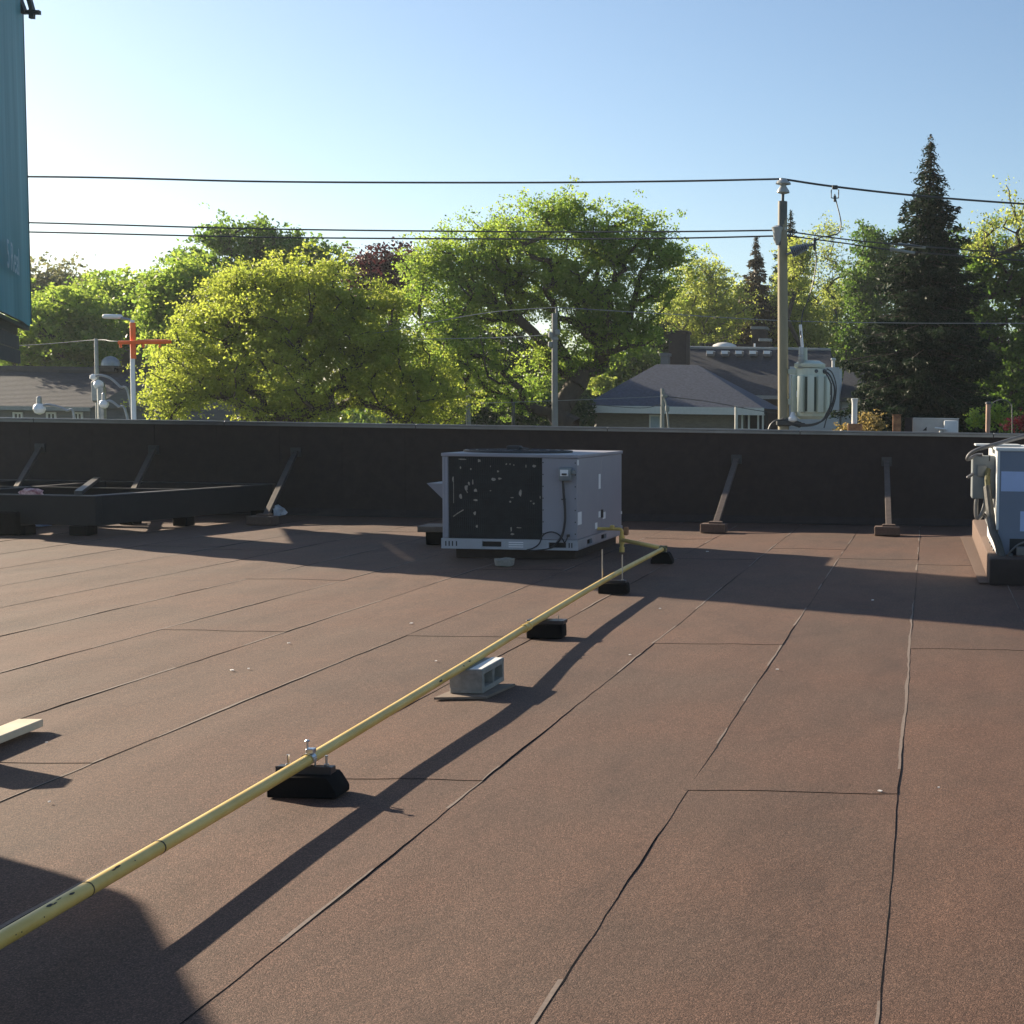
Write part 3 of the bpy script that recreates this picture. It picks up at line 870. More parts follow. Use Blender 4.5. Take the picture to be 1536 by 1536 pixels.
mb.span((bx + bw - 0.003, by + bd / 2 - 0.003, zz0 + th), (bx + bw + 0.0005, by + bd / 2 + 0.003, zz1 - th))
for v in mb.bm.verts:
    v.co += Vector((0.002, 0.002, 0.002)) * noise.noise(v.co * 40)
obj('block', mb, 'concrete_block', bl)
mb = MB(); mb.span((bx + bw * 0.60, by + 0.004, zz1 - 0.001), (bx + bw - 0.006, by + bd - 0.006, zz1 + 0.0035), bev=0.002); obj('mortar_smear', mb, 'paper_white', bl)  # pale strip paints the sunlit stripe along the block's top
padg = gz(690, 1044.5, 0.0)
mb = MB()
pa, pb, pcx = gz(651, 1046, 0.02), gz(729, 1045, 0.02), gz(773, 1025.5, 0.02)
pdx = pa + (pcx - pb)
mb.prism([Vector((p.x, p.y, 0.006)) for p in (pa, pb, pcx, pdx)], (0, 0, 0.014))
tag(obj('rubber_pad', mb, 'old_wood'), 'thin flat dark mat on the roof beneath the concrete block', 'mat')
b2 = dup(bl, Vector((-4.66, 6.28, 0.0)), 'grey hollow concrete block added unseen past the left edge to cast the pointed shadow')  # unseen copy of the block, added for the shadow it throws
b2.rotation_euler = (math.pi / 2, 0, 0.35)
b2.location = (-4.80, 6.32, 0.215)
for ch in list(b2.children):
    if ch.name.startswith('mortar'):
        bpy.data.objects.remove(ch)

# pale plank at the left edge
e1, e2 = gz(28, 1078, 0.062), gz(65, 1078.4, 0.062)
f1 = gz(0, 1104, 0.062)
dv = (f1 - e2); dv.z = 0; dv.normalize()
mb = MB()
mb.prism([Vector((p.x, p.y, 0.024)) for p in (e1, e2, e2 + dv * 1.6, e1 + dv * 1.6)], (0, 0, 0.038))
bmesh.ops.bevel(mb.bm, geom=mb.bm.edges[:], offset=0.003, segments=1, affect='EDGES')
pl = tag(obj('plank', mb, 'plank_wood'), 'pale sawn timber plank lying on the roof at the left edge', 'plank')
mb = MB(); q = (e1 + e2) / 2 + dv * 0.7; mb.box((q.x, q.y, 0.0135), (0.12, 0.09, 0.017), bev=0.003)
obj('spacer', mb, 'old_wood', pl)

# ================================================================== right-hand unit on its rail curb
R0 = gz(1484, 879)
ry0 = R0.y; rx0 = R0.x
cz = at(1485, 838, ry0).z
ru = thing('condensing_unit', 'blue-grey rooftop unit with pale labels and looping conduits at the right edge', 'air conditioner', (rx0 + 0.8, ry0 + 1.2, 0))
ryb = 19.0
xc = rx0
mb = MB(); mb.span((xc, ry0, 0.004), (xc + 2.2, ry0 + 0.30, cz), bev=0.02, seg=2)
obj('front_curb', mb, 'membrane_wall', ru)
mb = MB(); mb.span((xc + 0.001, ry0 + 0.295, 0.004), (xc + 0.30, ryb, cz * 0.98), bev=0.02, seg=2); obj('side_curb', mb, 'curb_membrane', ru)
mb = MB(); mb.prism([(xc - 0.10, ry0 + 0.1, 0.014), (xc + 0.001, ry0 + 0.1, 0.014), (xc + 0.001, ryb, 0.014), (xc - 0.16, ryb, 0.014)], (0, 0, 0.006)); obj('curb_flashing', mb, 'curb_membrane', ru)
uy0 = ry0 + 0.42
ux0 = at(1495, 760, uy0).x
uzt = at(1495, 672, uy0).z
ux1 = ux0 + 1.7
uy1 = uy0 + 2.3
uzb = cz + 0.003
mb = MB(); mb.span((ux0 + 0.02, uy0 + 0.012, uzb), (ux1, uy1, uzt - 0.03)); obj('cabinet', mb, 'unit_white', ru)
mb = MB(); mb.span((ux0 + 0.025, uy0, uzb + 0.0), (ux1 - 0.02, uy0 + 0.0115, uzt - 0.032)); fp = obj('front_panel', mb, 'unit_blue_grey', ru)
mb = MB(); mb.span((ux0, uy0 - 0.003, uzb + 0.25), (ux0 + 0.024, uy0 + 0.05, uzt - 0.03), bev=0.004); obj('corner_post', mb, 'unit_white', ru)
mb = MB(); mb.span((ux0 + 0.008, uy0 + 0.06, uzb), (ux0 + 0.0195, uy1, uzt - 0.032), bev=0.002); obj('side_panel', mb, 'unit_white', ru)
mb = MB(); mb.span((ux0 - 0.01, uy0 - 0.01, uzt - 0.030), (ux1, uy1 + 0.02, uzt), bev=0.004); obj('top_lid', mb, 'unit_white', ru)
U = lambda px, py, dy=0.0: at(px, py, uy0 - dy)
for (a, b, c_, d_) in ((1502, 707, 1570, 738), (1530.5, 767, 1590, 798)):
    mb = MB(); p, q = U(a, b, 0.003), U(c_, d_, 0.003); mb.span((p.x, uy0 - 0.004, q.z), (q.x, uy0 + 0.0005, p.z)); obj('panel_label', mb, 'label_blue', fp)
mb = MB(); p, q = U(1514.5, 808), U(1600, 838); mb.span((p.x, uy0 - 0.006, uzb), (q.x, uy0 - 0.001, p.z)); obj('access_opening', mb, 'unit_dark', fp)
mb = MB(); mb.tube(bez([U(1512, 833, 0.06), U(1517, 826, 0.08), U(1526, 818, 0.08), U(1537, 813, 0.08), U(1560, 806, 0.03)], 6), 0.010, 8); mb.box(U(1516, 833, 0.06), (0.05, 0.05, 0.04), bev=0.01); mb.box(U(1532, 827, 0.1), (0.10, 0.08, 0.09), bev=0.01); obj('drain_hose', mb, 'cable_grey', ru)
# disconnect switch box on the sunlit side, further back
sy = uy0 + 0.55
S_ = lambda px, py, dy=0.0: at(px, py, sy + dy)
bx_l, bx_r = S_(1458.5, 700).x, ux0 + 0.007
zb_, zt_ = S_(1460, 748).z, S_(1460, 684).z
mb = MB(); mb.span((bx_l, sy, zb_), (bx_r, sy + 0.42, zt_), bev=0.008); sw = obj('switch_box', mb, 'box_grey', ru)
mb = MB(); mb.box(((bx_l + bx_r) / 2 - 0.02, sy - 0.012, (zb_ + zt_) / 2 + 0.07), (0.10, 0.022, 0.12), bev=0.01, seg=2); obj('switch_cover', mb, 'pole_grey', sw)
mb = MB(); mb.beam(S_(1461, 710, -0.03), S_(1450, 717, -0.03), 0.03, 0.035, bev=0.012); obj('lever_handle', mb, 'cable_grey', sw)
mb = MB(); mb.tube(bez([S_(1465, 748), S_(1464, 757), S_(1464, 770), S_(1466, 777), S_(1471, 774), S_(1476, 762), S_(1479, 745), S_(1481, 728)], 6), 0.022, 10); obj('conduit', mb, 'cable_grey', ru)
mb = MB(); mb.tube(bez([S_(1472, 772), S_(1477, 775), S_(1482, 786, -0.2), S_(1489, 803, -0.5), S_(1497, 826, -0.62), S_(1500, 838, -0.65)], 6), 0.014, 8)
mb.tube(bez([S_(1478, 768, 0.1), S_(1481, 770), S_(1480, 760)], 5), 0.012, 8); obj('cable', mb, 'cable_grey', ru)
mb = MB(); mb.tube(bez([S_(1482, 704), S_(1481, 715, -0.05), S_(1482, 735, -0.1), S_(1485, 760, -0.2), S_(1488, 790, -0.4)], 6), [0.03] * 24 + [0.034], 10); obj('insulated_pipe', mb, 'insul_tan', ru)
mb = MB(); mb.tube(bez([S_(1481, 730, -0.12), S_(1485, 765, -0.25), S_(1489, 795, -0.5), S_(1496, 812, -0.62), S_(1503, 836, -0.68)], 6), 0.042, 10); obj('insulated_pipe', mb, 'insul_grey', ru)
mb = MB(); mb.lathe(S_(1485, 687, -0.5), [(0.03, 0), (0.03, 0.01), (0.018, 0.01), (0.018, 0)], 14, axis=(-1, 0, 0)); obj('fitting', mb, 'cable_black', ru)
mb = MB()
mb.tube(bez([S_(1474, 682), S_(1464, 683, 0.02), S_(1453, 689, -0.03), S_(1451, 687, -0.06), S_(1457, 679, -0.08), S_(1472, 672, -0.1), S_(1500, 664, -0.1), S_(1525, 656.5, -0.1), S_(1560, 650, -0.05), S_(1600, 655, 0), S_(1640, 668, 0.05)], 6), 0.018, 10)
mb.tube(bez([S_(1470, 674, 0.3), S_(1490, 668, 0.2), S_(1515, 661, 0.1), S_(1545, 654, 0.1), S_(1590, 652, 0.1)], 6), 0.016, 10)
obj('flexible_conduit', mb, 'cable_grey', ru)
mb = MB(); p, q = S_(1464, 662.5, 0.3), S_(1490, 666, 0.3); mb.span((p.x, sy + 0.3, uzt + 0.004), (q.x + 0.3, sy + 0.9, uzt + 0.022)); obj('top_plate', mb, 'unit_white', ru)
for px, py in ((1476, 799), (1481, 812), (1485, 824)):
    pass
for dy in (0.5, 0.95, 1.4):
    mb = MB(); mb.span((xc + 0.10, uy0 + dy, cz), (xc + 0.14, uy0 + dy + 0.04, cz + 0.16))
    mb.span((xc + 0.07, uy0 + dy - 0.03, cz * 0.98), (xc + 0.2, uy0 + dy + 0.07, cz + 0.012)); obj('rail_bracket', mb, 'cable_grey', ru)

# ================================================================== billboard with its skid base at the left
P1 = at(33, 480, 21.75); P1.z = 0
P0 = Vector((-12.03, 17.13, 0))
BW = (P0 - P1).length
bdir = (P0 - P1).normalized()
bn = Vector((bdir.y, -bdir.x, 0))                # faces the camera side
if bn.dot(EYEV - P1) < 0: bn = -bn
zlo = at(42, 490, 21.75).z
ztop = 9.6
bb = thing('billboard', 'tall weathered teal banner sign on a dark frame at the left edge', 'sign', (P1.x + 0.9, P1.y - 1.9, 0))
# banner cloth: slightly billowing, thick
mb = MB()
nu, nv = 14, 28
def bpt(u, v, side):
    w = 0.05 * noise.noise(Vector((u * 3.0, v * 0.6, 1.0))) + 0.05 * math.sin(u * math.pi)
    corner = 0.10 * max(0.0, 1 - v * 40) * max(0.0, 1 - u * 9)
    return P1 + bdir * (u * BW + corner * 1.2 + 0.012 * noise.noise(Vector((v * 9, 2, 0)))) + bn * (0.12 + w + side) + Vector((0, 0, zlo + (ztop - zlo) * v ))
for side in (0.0, -0.02):
    g_ = [[mb.bm.verts.new(bpt(i / nu, j / nv, side)) for i in range(nu + 1)] for j in range(nv + 1)]
    for j in range(nv):
        for i in range(nu):
            f = mb.bm.faces.new((g_[j][i], g_[j][i + 1], g_[j + 1][i + 1], g_[j + 1][i]))
    if side == 0.0: gf = g_
for ring in ([gf[j][0] for j in range(nv + 1)], [gf[0][i] for i in range(nu + 1)]):
    for a, b in zip(ring[:-1], ring[1:]):
        c_ = mb.bm.verts.new(a.co - bn * 0.05); d_ = mb.bm.verts.new(b.co - bn * 0.05)
        f = mb.bm.faces.new((a, b, d_, c_)); f.material_index = 1
ban = obj('banner', mb, ['banner_teal', 'banner_edge'], bb)
# dark hem strips
mb = MB(); mb.beam(P1 + bn * 0.08 + Vector((0, 0, zlo + 0.05)), P1 + bn * 0.08 + Vector((0, 0, ztop - 0.9)), 0.07, 0.09); mb.beam(P1 + bn * 0.06 + Vector((0, 0, zlo - 0.03)), P0 + bn * 0.06 + Vector((0, 0, zlo - 0.03)), 0.08, 0.06); obj('frame_edge', mb, 'banner_edge', bb)
# print near the lower corner
d_t = min((q * 0.02 for q in range(20, 160)), key=lambda d: abs(proj(P1 + bdir * d + bn * 0.2 + Vector((0, 0, 3.6))).x - 25))
tx = -bdir
tp = P1 + bdir * d_t + bn * 0.23 + Vector((0, 0, at(24, 420, 20.3).z))
tm = Matrix((tx, Vector((0, 0, 1)), tx.cross(Vector((0, 0, 1))))).transposed()
adv = 0.0
for ch in reversed('5 Real'):
    if ch == ' ':
        adv += 0.16
        continue
    cu = bpy.data.curves.new('letter', 'FONT')
    cu.body = ch
    cu.size = 0.56
    cu.extrude = 0.002
    to = bpy.data.objects.new('letter_curve', cu)
    COL.objects.link(to)
    bpy.context.view_layer.update()
    tme = bpy.data.meshes.new_from_object(to.evaluated_get(bpy.context.evaluated_depsgraph_get()))
    bpy.data.objects.remove(to)
    xs = [v.co.x for v in tme.vertices]
    wd = max(xs)
    for v in tme.vertices:
        v.co = tm @ Vector((v.co.x - wd - adv, v.co.y, v.co.z)) + tp - bb.location
    adv += wd - min(xs) + 0.045
    tme.materials.append(MATS['banner_print'])
    to = bpy.data.objects.new('letter', tme); COL.objects.link(to); to.parent = ban
# bracket at the upper corner
K = lambda px, py: at(px, py, 21.6)
mb = MB()
mb.beam(K(36, -30), K(49, 17), 0.07, 0.06); mb.beam(K(20, -25), K(37, 20), 0.10, 0.06)
mb.beam(K(33, 18), K(60, 18.8), 0.06, 0.06); mb.beam(K(48, 14), K(48, 28), 0.06, 0.07)
obj('corner_bracket', mb, 'bracket_grey', bb)
# posts below the banner; lower boards are added to shade the roof
U0 = min((q * 0.01 for q in range(5, 95)), key=lambda u: abs(proj(P1 + bdir * (u * BW) + Vector((0, 0, 1.6))).x - 5))
UP = min((q * 0.01 for q in range(5, 95)), key=lambda u: abs(proj(P1 + bdir * (u * BW) + Vector((0, 0, 1.2))).x + 14))
for u in (UP, (U0 + 1) / 2, 0.97):
    mb = MB(); q = P1 + bdir * (u * BW); mb.beam(q + Vector((0, 0, 0.52)), q + Vector((0, 0, ztop - 1.0)), 0.12, 0.12); obj('post', mb, 'skid_dark', bb)
for i in range(9):
    z = 0.62 + i * 0.245
    mb = MB(); mb.beam(P1 + bdir * (U0 * BW) - bn * (0.085 + 0.012 * (i % 2)) + Vector((0, 0, z + 0.1)), P0 - bn * (0.085 + 0.012 * (i % 2)) + Vector((0, 0, z + 0.1)), 0.04, 0.255); obj('board', mb, 'board_grey', bb)
zsk = at(20, 546, 21.4).z
for i in range(3):
    h_ = (zlo + 0.07 - zsk) / 3
    z = zsk + h_ * (i + 0.5)
    mb = MB(); mb.beam(P1 + bdir * (0.22 + 0.05 * i) - bn * (0.03 + 0.008 * i) + Vector((0, 0, z)), P0 - bn * (0.03 + 0.008 * i) + Vector((0, 0, z)), 0.035, h_ * 0.93); obj('skirt_board', mb, 'board_grey', bb)

sk = thing('skid_frame', 'low dark ballast frame of long beams on blocks at the left', 'frame', (-11.5, 18.8, 0))
cr = at(140, 745, 17.25)
zs = 0.50
cxr = cr.x
fl = -15.2
far = 20.75
def sbeam(a, b, nm='beam', h=0.37, w=0.14, top=True):
    mb = MB(); mb.beam(Vector((*a, zs - h / 2)), Vector((*b, zs - h / 2)), w, h, bev=0.004)
    o = obj(nm, mb, 'skid_dark', sk)
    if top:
        mb = MB(); mb.beam(Vector((*a, zs + 0.006)), Vector((*b, zs + 0.006)), w - 0.02, 0.008); obj('top_plate', mb, 'skid_lit_top', o)  # pale strip paints the light along the beam's upper edge
fxr = at(404, 722, far).x
sbeam((fl, 17.25), (cxr + 0.07, 17.25))
sbeam((cxr, 17.33), (fxr, far - 0.08))
sbeam((fl, far), (fxr + 0.07, far))
sbeam((fl, 19.0), (cxr + 0.30, 19.0), h=0.2, w=0.08)
a_ = at(121, 741, 17.4); b_ = at(146, 722, far - 0.1)
mb = MB(); mb.beam((a_.x, 17.35, zs + 0.035), (b_.x, far - 0.1, zs + 0.05), 0.09, 0.05, bev=0.003); obj('cross_member', mb, 'skid_lit_top', sk)
for qx in (-12.6, -13.9):
    sbeam((qx, 17.33), (qx, far - 0.08), 'cross_member', 0.22, 0.1, True)
for (fxx, fyy, sx) in ((at(125, 800, 17.25).x, 17.25, 0.24), (at(5, 800, 17.0).x, 17.15, 0.5), (-13.6, 17.25, 0.3), (cxr + 0.25, 18.9, 0.2), (fxr - 0.02, far - 0.2, 0.25), (-12.2, far - 0.1, 0.25), (-11.2, 19.0, 0.2)):
    mb = MB(); mb.box((fxx, fyy, 0.066), (sx, 0.22, 0.122), bev=0.01)
    if sx == 0.5: mb.box((fxx, fyy - 0.16, 0.16), (0.42, 0.1, 0.30), bev=0.02)
    obj('foot_block', mb, 'black_rubber', sk)
# bits lying about
def crumple(nm, c, s, m, lab, cat, seed=1.0, sub=2):
    mb = MB()
    bmesh.ops.create_icosphere(mb.bm, subdivisions=sub, radius=1.0)
    for v in mb.bm.verts:
        n_ = v.co.normalized()
        r = 0.72 + 0.42 * noise.noise(n_ * 2.3 + Vector((seed, 0, 0))) + 0.2 * noise.noise(n_ * 6 + Vector((0, seed, 0)))
        v.co = Vector((n_.x * r * s[0], n_.y * r * s[1], max(-0.35, n_.z * r) * s[2] + 0.35 * s[2])) + Vector(c)
    return tag(obj(nm, mb, m, None, ang=25), lab, cat)
p = at(46, 742, 17.25)
crumple('rag', (p.x, 17.25, zs + 0.010), (0.22, 0.06, 0.07), 'rag_red', 'crumpled red and white rag lying on the near beam of the dark frame', 'rag', 2.2)
g = gz(408, 775)
crumple('plastic_bag', (g.x, g.y, 0.012), (0.24, 0.18, 0.15), 'plastic_clear', 'crumpled clear plastic sheet lying by the foot of the long timber brace', 'plastic sheet', 4.0, 3)
p = at(48, 798, 18.3)
mb = MB(); mb.box((p.x, 18.3, 0.05), (0.42, 0.25, 0.07), bev=0.012); mb.box((p.x + 0.02, 18.3, 0.095), (0.40, 0.23, 0.018), bev=0.005)
tag(obj('blue_crate_lid', mb, 'label_blue'), 'flat pale blue box lying under the dark frame at left', 'box')
SCRAP = ('between the far pipe elbow and the sunlit braces', 'inside the dark shadow band near the right unit', 'close to the end lap in the right half', 'in the open left of the box-shaped pipe support',
         'left of centre, among the open felt seams', 'just below the end of the pale plank', 'just left of where the pipe leaves the shadow', 'beside a corner of felt, right of centre',
         'below the pointed shadow at the left edge', 'left of centre between two long seams', 'beside the seam right of the pipe shadow', 'left of the concrete block under the pipe', 'right of the rightmost long seam in the foreground', 'beside the pipe shadow near the rooftop unit')
for i, (px, py, s) in enumerate(((1061, 829, .035), (1309, 902, .03), (1320, 1188.5, .02), (433, 966, .02), (373, 1005, .02), (70, 1116, .012), (617, 937, .03), (1166, 1006.5, .02), (74, 1207, .010), (348, 1007, .03), (945, 984, .016), (654, 995, .02), (1408, 1185, .010), (990, 914, .02))):
    g = gz(px, py); s *= 0.6
    mb = MB(); mb.box((g.x, g.y, und(g.x, g.y) + 0.0115), (s * 1.5, s, 0.004), rot=Matrix.Rotation(i * 1.3, 3, 'Z'))
    tag(obj('paper_scrap', mb, 'paper_white'), 'tiny pale scrap on the roof ' + SCRAP[i], 'scrap', 'tiny pale scraps on the roof')

# unseen box added left of the frame to cast the near corner shadow
u_ = Vector((0.62, -0.78, 0)).normalized(); w_ = Vector((u_.y, -u_.x, 0))
corner = Vector((-2.54 - 2.38 * 1.62, 4.44 + 1.215 * 1.62, 0))
ctr = corner + u_ * 1.5 + w_ * 0.8
mb = MB(); rot = Matrix((u_, Vector((-u_.y, u_.x, 0)), Vector((0, 0, 1)))).transposed()
mb.box((ctr.x, ctr.y, 0.86), (3.0, 1.6, 1.56), rot=rot, bev=0.13, seg=4)
cab = tag(obj('shadow_caster', mb, 'unit_beige'), 'rounded metal box added unseen left of the frame to cast the broad rounded shadow', 'shadow caster')
mb = MB(); mb.box((ctr.x, ctr.y, 0.045), (2.7, 1.3, 0.07), rot=rot); obj('base', mb, 'unit_dark', cab)

# ================================================================== utility pole and lines
UY = 32.0
top = at(1174, 303, UY); 
bx = at(1176.5, 640, UY).x
up = thing('utility_pole', 'tall tan concrete utility pole with transformer and line insulators, right of centre', 'utility pole', (bx + 0.05, UY, GROUND_Z))
mb = MB()
zk = at(1176, 385, UY).z
mb.tube([(bx + 0.09, UY, GROUND_Z), (bx, UY, -0.2), (top.x + 0.010, UY, zk), (top.x, UY, top.z)], [0.160, 0.131, 0.114, 0.103], 18)
obj('shaft', mb, 'pole_concrete', up)
mb = MB(); mb.tube([(top.x, UY, at(1174, 372, UY).z), (top.x, UY, top.z + 0.012)], 0.109, 18); obj('metal_sleeve', mb, 'sleeve_dark', up)
mb = MB(); mb.tube([top, at(1174.5, 288, UY)], 0.035, 8); pin = obj('pin', mb, 'bracket_grey', up)
iz = lambda py: at(1174, py, UY).z
mb = MB(); mb.lathe((top.x + 0.01, UY, 0), [(0.05, iz(291)), (0.15, iz(289)), (0.14, iz(286)), (0.07, iz(279)), (0.06, iz(278)), (0.18, iz(276)), (0.16, iz(273)), (0.09, iz(270)), (0.085, iz(268)), (0.02, iz(267.5))], 18); obj('line_insulator', mb, 'porcelain', up)
mb = MB(); p = at(1166, 352, UY - 0.1); mb.lathe(p + Vector((0, 0, -0.12)), [(0.03, -0.12), (0.09, 0), (0.10, 0.18), (0.14, 0.28), (0.05, 0.33)], 10); mb.beam(p + Vector((-0.05, 0, 0.16)), p + Vector((0.2, 0.05, 0.14)), 0.07, 0.06); obj('spool_bracket', mb, 'porcelain', up)
# finned insulator string on the right
ia, ib = at(1181, 378, UY - 0.15), at(1213, 364, UY - 0.2)
fa, fb = at(1189, 378, UY - 0.15), at(1211, 369, UY - 0.2)
mb = MB()
dd = (fb - fa).normalized()
for i in range(9):
    c = fa.lerp(fb, i / 8)
    mb.lathe(c, [(0.03, -0.025), (0.135 - 0.006 * i, -0.012), (0.13 - 0.006 * i, 0.008), (0.03, 0.02)], 12, axis=dd)
mb.tube([fa - dd * 0.16, fb + dd * 0.12], 0.03, 8)
obj('finned_insulator', mb, 'porcelain_dark', up)
mb = MB(); q = at(1222, 366, UY - 0.2); mb.box(q, (0.06, 0.06, 0.28), bev=0.01); mb.tube([fb, q], 0.025, 6); obj('switch_fitting', mb, 'wire_dark', up)
lw = lambda pts, r, nm, m='wire_dark', par=up: obj(nm, (lambda b: b.tube(bez(pts, 6), r, 6))(MB()), m, par)
T = lambda px, py, d=0.2: at(px, py, UY - d)
lw([T(1252, 291, 0), T(1255, 305, 0), T(1260, 325), T(1261.5, 337), T(1258, 349), T(1246, 353.5), T(1232, 356), T(1224, 361), T(1222, 370)], 0.014, 'jumper_wire')
lw([T(1222, 370), T(1224.5, 390), T(1222, 412), T(1217, 435), T(1210, 455), T(1204, 470), T(1201, 498, 0.3), T(1202, 506, 0.4)], 0.013, 'jumper_wire')
mb = MB(); q = T(1252.5, 281, 0); mb.box(q, (0.13, 0.08, 0.09), bev=0.01)
for sx in (-0.085, 0.085): mb.tube([q + Vector((sx, 0, -0.05)), q + Vector((sx, 0, -0.24)), q + Vector((0, 0, -0.25))], 0.014, 6)
mb.box(q + Vector((0, 0, -0.26)), (0.06, 0.05, 0.14), bev=0.01); obj('line_clamp', mb, 'wire_dark', up)
# transformer tank
ty = UY + 0.05
tl, tr = at(1193, 600, ty).x, at(1238, 600, ty).x
tcx, trr = (tl + tr) / 2, (tr - tl) / 2
tz = lambda py: at(1215, py, ty).z
tf = thing('transformer', 'pale green pole-mounted transformer with dark-grooved ribs beside the concrete pole', 'transformer', (tcx, ty, tz(628)))
mb = MB(); mb.lathe((tcx, ty, 0), [(trr * 0.7, tz(629)), (trr * 0.96, tz(624)), (trr, tz(618)), (trr, tz(553)), (0.01, tz(553))], 28); obj('tank', mb, 'transformer_paint', tf)
mb = MB(); mb.lathe((tcx - 0.02, ty, 0), [(trr * 0.98, tz(552)), (trr * 1.04, tz(550)), (trr * 1.04, tz(546)), (trr * 0.62, tz(541)), (0.01, tz(540.5))], 28); obj('lid', mb, 'transformer_paint', tf)
for ang in (-118, -84, -52, -20, 16, 200):
    an = math.radians(ang)
    n_ = Vector((math.cos(an), math.sin(an), 0)); s_ = Vector((-n_.y, n_.x, 0))
    rot = Matrix((n_, s_, Vector((0, 0, 1)))).transposed()
    c = Vector((tcx, ty, (tz(564) + tz(619)) / 2)) + n_ * (trr + 0.05)
    mb = MB(); mb.box(c, (0.115, 0.155, tz(564) - tz(619)), rot=rot, bev=0.02, seg=2); obj('cooling_fin', mb, 'transformer_paint', tf)
for ang in (-101, -68, -36):
    an = math.radians(ang)
    n_ = Vector((math.cos(an), math.sin(an), 0)); s_ = Vector((-n_.y, n_.x, 0))
    rot = Matrix((n_, s_, Vector((0, 0, 1)))).transposed()
    c = Vector((tcx, ty, (tz(566) + tz(617)) / 2)) + n_ * (trr + 0.004)
    mb = MB(); mb.box(c, (0.014, 0.05, tz(566) - tz(617)), rot=rot); obj('dark_recess', mb, 'transformer_dark', tf)  # dark strip between two fins
b0 = at(1201.5, 548, ty - trr * 0.7)
mb = MB()
bzs = [(0.05, 0), (0.05, 0.02)]
prof = []
zq = at(1201, 553, b0.y).z - 0.0
H = at(1203, 520, b0.y).z - zq
for i in range(9):
    z = H * 0.62 * i / 9
    prof += [(0.055, z), (0.095 - 0.003 * i, z + H * 0.02), (0.055, z + H * 0.045)]
prof += [(0.045, H * 0.64), (0.06, H * 0.66), (0.055, H * 0.95), (0.035, H)]
mb.lathe((b0.x, b0.y, zq), prof, 14); obj('bushing', mb, 'porcelain', tf)
mb = MB(); mb.beam((b0.x + 0.06, b0.y + 0.12, zq), (b0.x + 0.05, b0.y + 0.1, zq + H * 0.97), 0.16, 0.07, up=(0, 1, 0), bev=0.01); obj('arrester_bracket', mb, 'transformer_paint', tf)
mb = MB(); mb.tube([at(1203.5, 521, b0.y), at(1200.5, 487, b0.y - 0.1)], 0.035, 8); obj('fuse_tube', mb, 'lamp_white', tf)
for py, h in ((558, 0.11), (603, 0.13)):
    mb = MB(); mb.span((bx + 0.08, ty - 0.10, tz(py) - h / 2), (tl + 0.02, ty + 0.10, tz(py) + h / 2), bev=0.01); obj('mounting_lug', mb, 'transformer_paint', tf)
mb = MB(); mb.box(at(1198, 591, ty - trr * 0.92), (0.10, 0.05, 0.15), bev=0.008); obj('name_plate', mb, 'lamp_white', tf)
mb = MB(); mb.lathe(at(1189, 627, ty - 0.2), [(0.04, -0.1), (0.10, -0.06), (0.11, 0.0), (0.06, 0.06), (0.03, 0.14)], 12); obj('drain_valve', mb, 'lamp_white', tf)
mb = MB()
for px in (1223, 1231, 1236):
    mb.lathe(at(px, 557, ty - trr * (0.75 if px < 1230 else 0.35)), [(0.05, -0.07), (0.065, 0), (0.04, 0.07)], 10, axis=(0.5, -0.8, 0.1))
obj('low_voltage_bushing', mb, 'bracket_grey', tf)
for pts, r in (([(1238, 557), (1244, 562), (1249, 572), (1252, 585), (1250, 600), (1246, 612), (1240, 624), (1232, 632), (1215, 637), (1195, 636), (1180, 632)], 0.02),
               ([(1236, 556), (1243, 567), (1247, 580), (1246, 605), (1241, 618), (1234, 630), (1222, 637), (1204, 639), (1184, 636)], 0.018),
               ([(1240, 553), (1248, 559), (1254, 577), (1253, 597), (1247, 616), (1240, 628), (1236, 642)], 0.014)):
    lw([at(a, b, ty - trr - 0.15) for a, b in pts], r, 'service_cable', 'wire_dark', tf)
lw([at(a, b, UY - 0.2) for a, b in ((1153, 644), (1156, 637), (1163, 631), (1170, 630), (1176, 627))], 0.02, 'ground_lead', 'bracket_grey', up)
mb = MB(); mb.box(at(1176, 634, UY), (0.34, 0.34, 0.16), bev=0.03); mb.box(at(1190, 634, UY - 0.1), (0.4, 0.12, 0.14), rot=Matrix.Rotation(0.3, 3, 'Y'), bev=0.03); mb.box(at(1200, 637, UY - 0.1), (0.25, 0.1, 0.08), bev=0.02); obj('cable_clamp_band', mb, 'bracket_grey', up)

def wire(pts, r, lab, m='wire_dark', n=10, nm='power_line', grp=None):
    mb = MB(); mb.tube(bez(pts, n), r, 5)
    return tag(obj(nm, mb, m), lab, 'wire', grp)
WY = 33.0
wire([at(-500, 266, 36), at(42, 265, WY), at(400, 272.5, WY), at(760, 274, WY), at(1000, 272, 32.4), at(1173, 268.5, UY)], 0.024, 'topmost dark power line from the left to the pole top insulator')
wire([at(1173, 268.5, UY), at(1252, 280, 32.6), at(1380, 294, 33.5), at(1536, 306, 35), at(1900, 330, 38)], 0.026, 'topmost dark power line from the pole top to the right edge')
wire([at(-500, 322, 36), at(42, 334, WY), at(400, 343.5, WY), at(760, 347.5, WY), at(1000, 347.5, 32.4), at(1166, 345.5, UY - 0.1)], 0.020, 'upper of the paired lines left of the pole')
wire([at(-500, 338, 36), at(42, 348, WY), at(400, 356, WY), at(760, 358.5, WY), at(1000, 357.5, 32.4), at(1166, 354, UY - 0.1)], 0.020, 'lower of the paired lines left of the pole')
wire([at(1180, 347, UY), at(1260, 358, 32.6), at(1350, 367, 33.3), at(1536, 381, 35), at(1900, 405, 38)], 0.017, 'upper of the paired lines right of the pole')
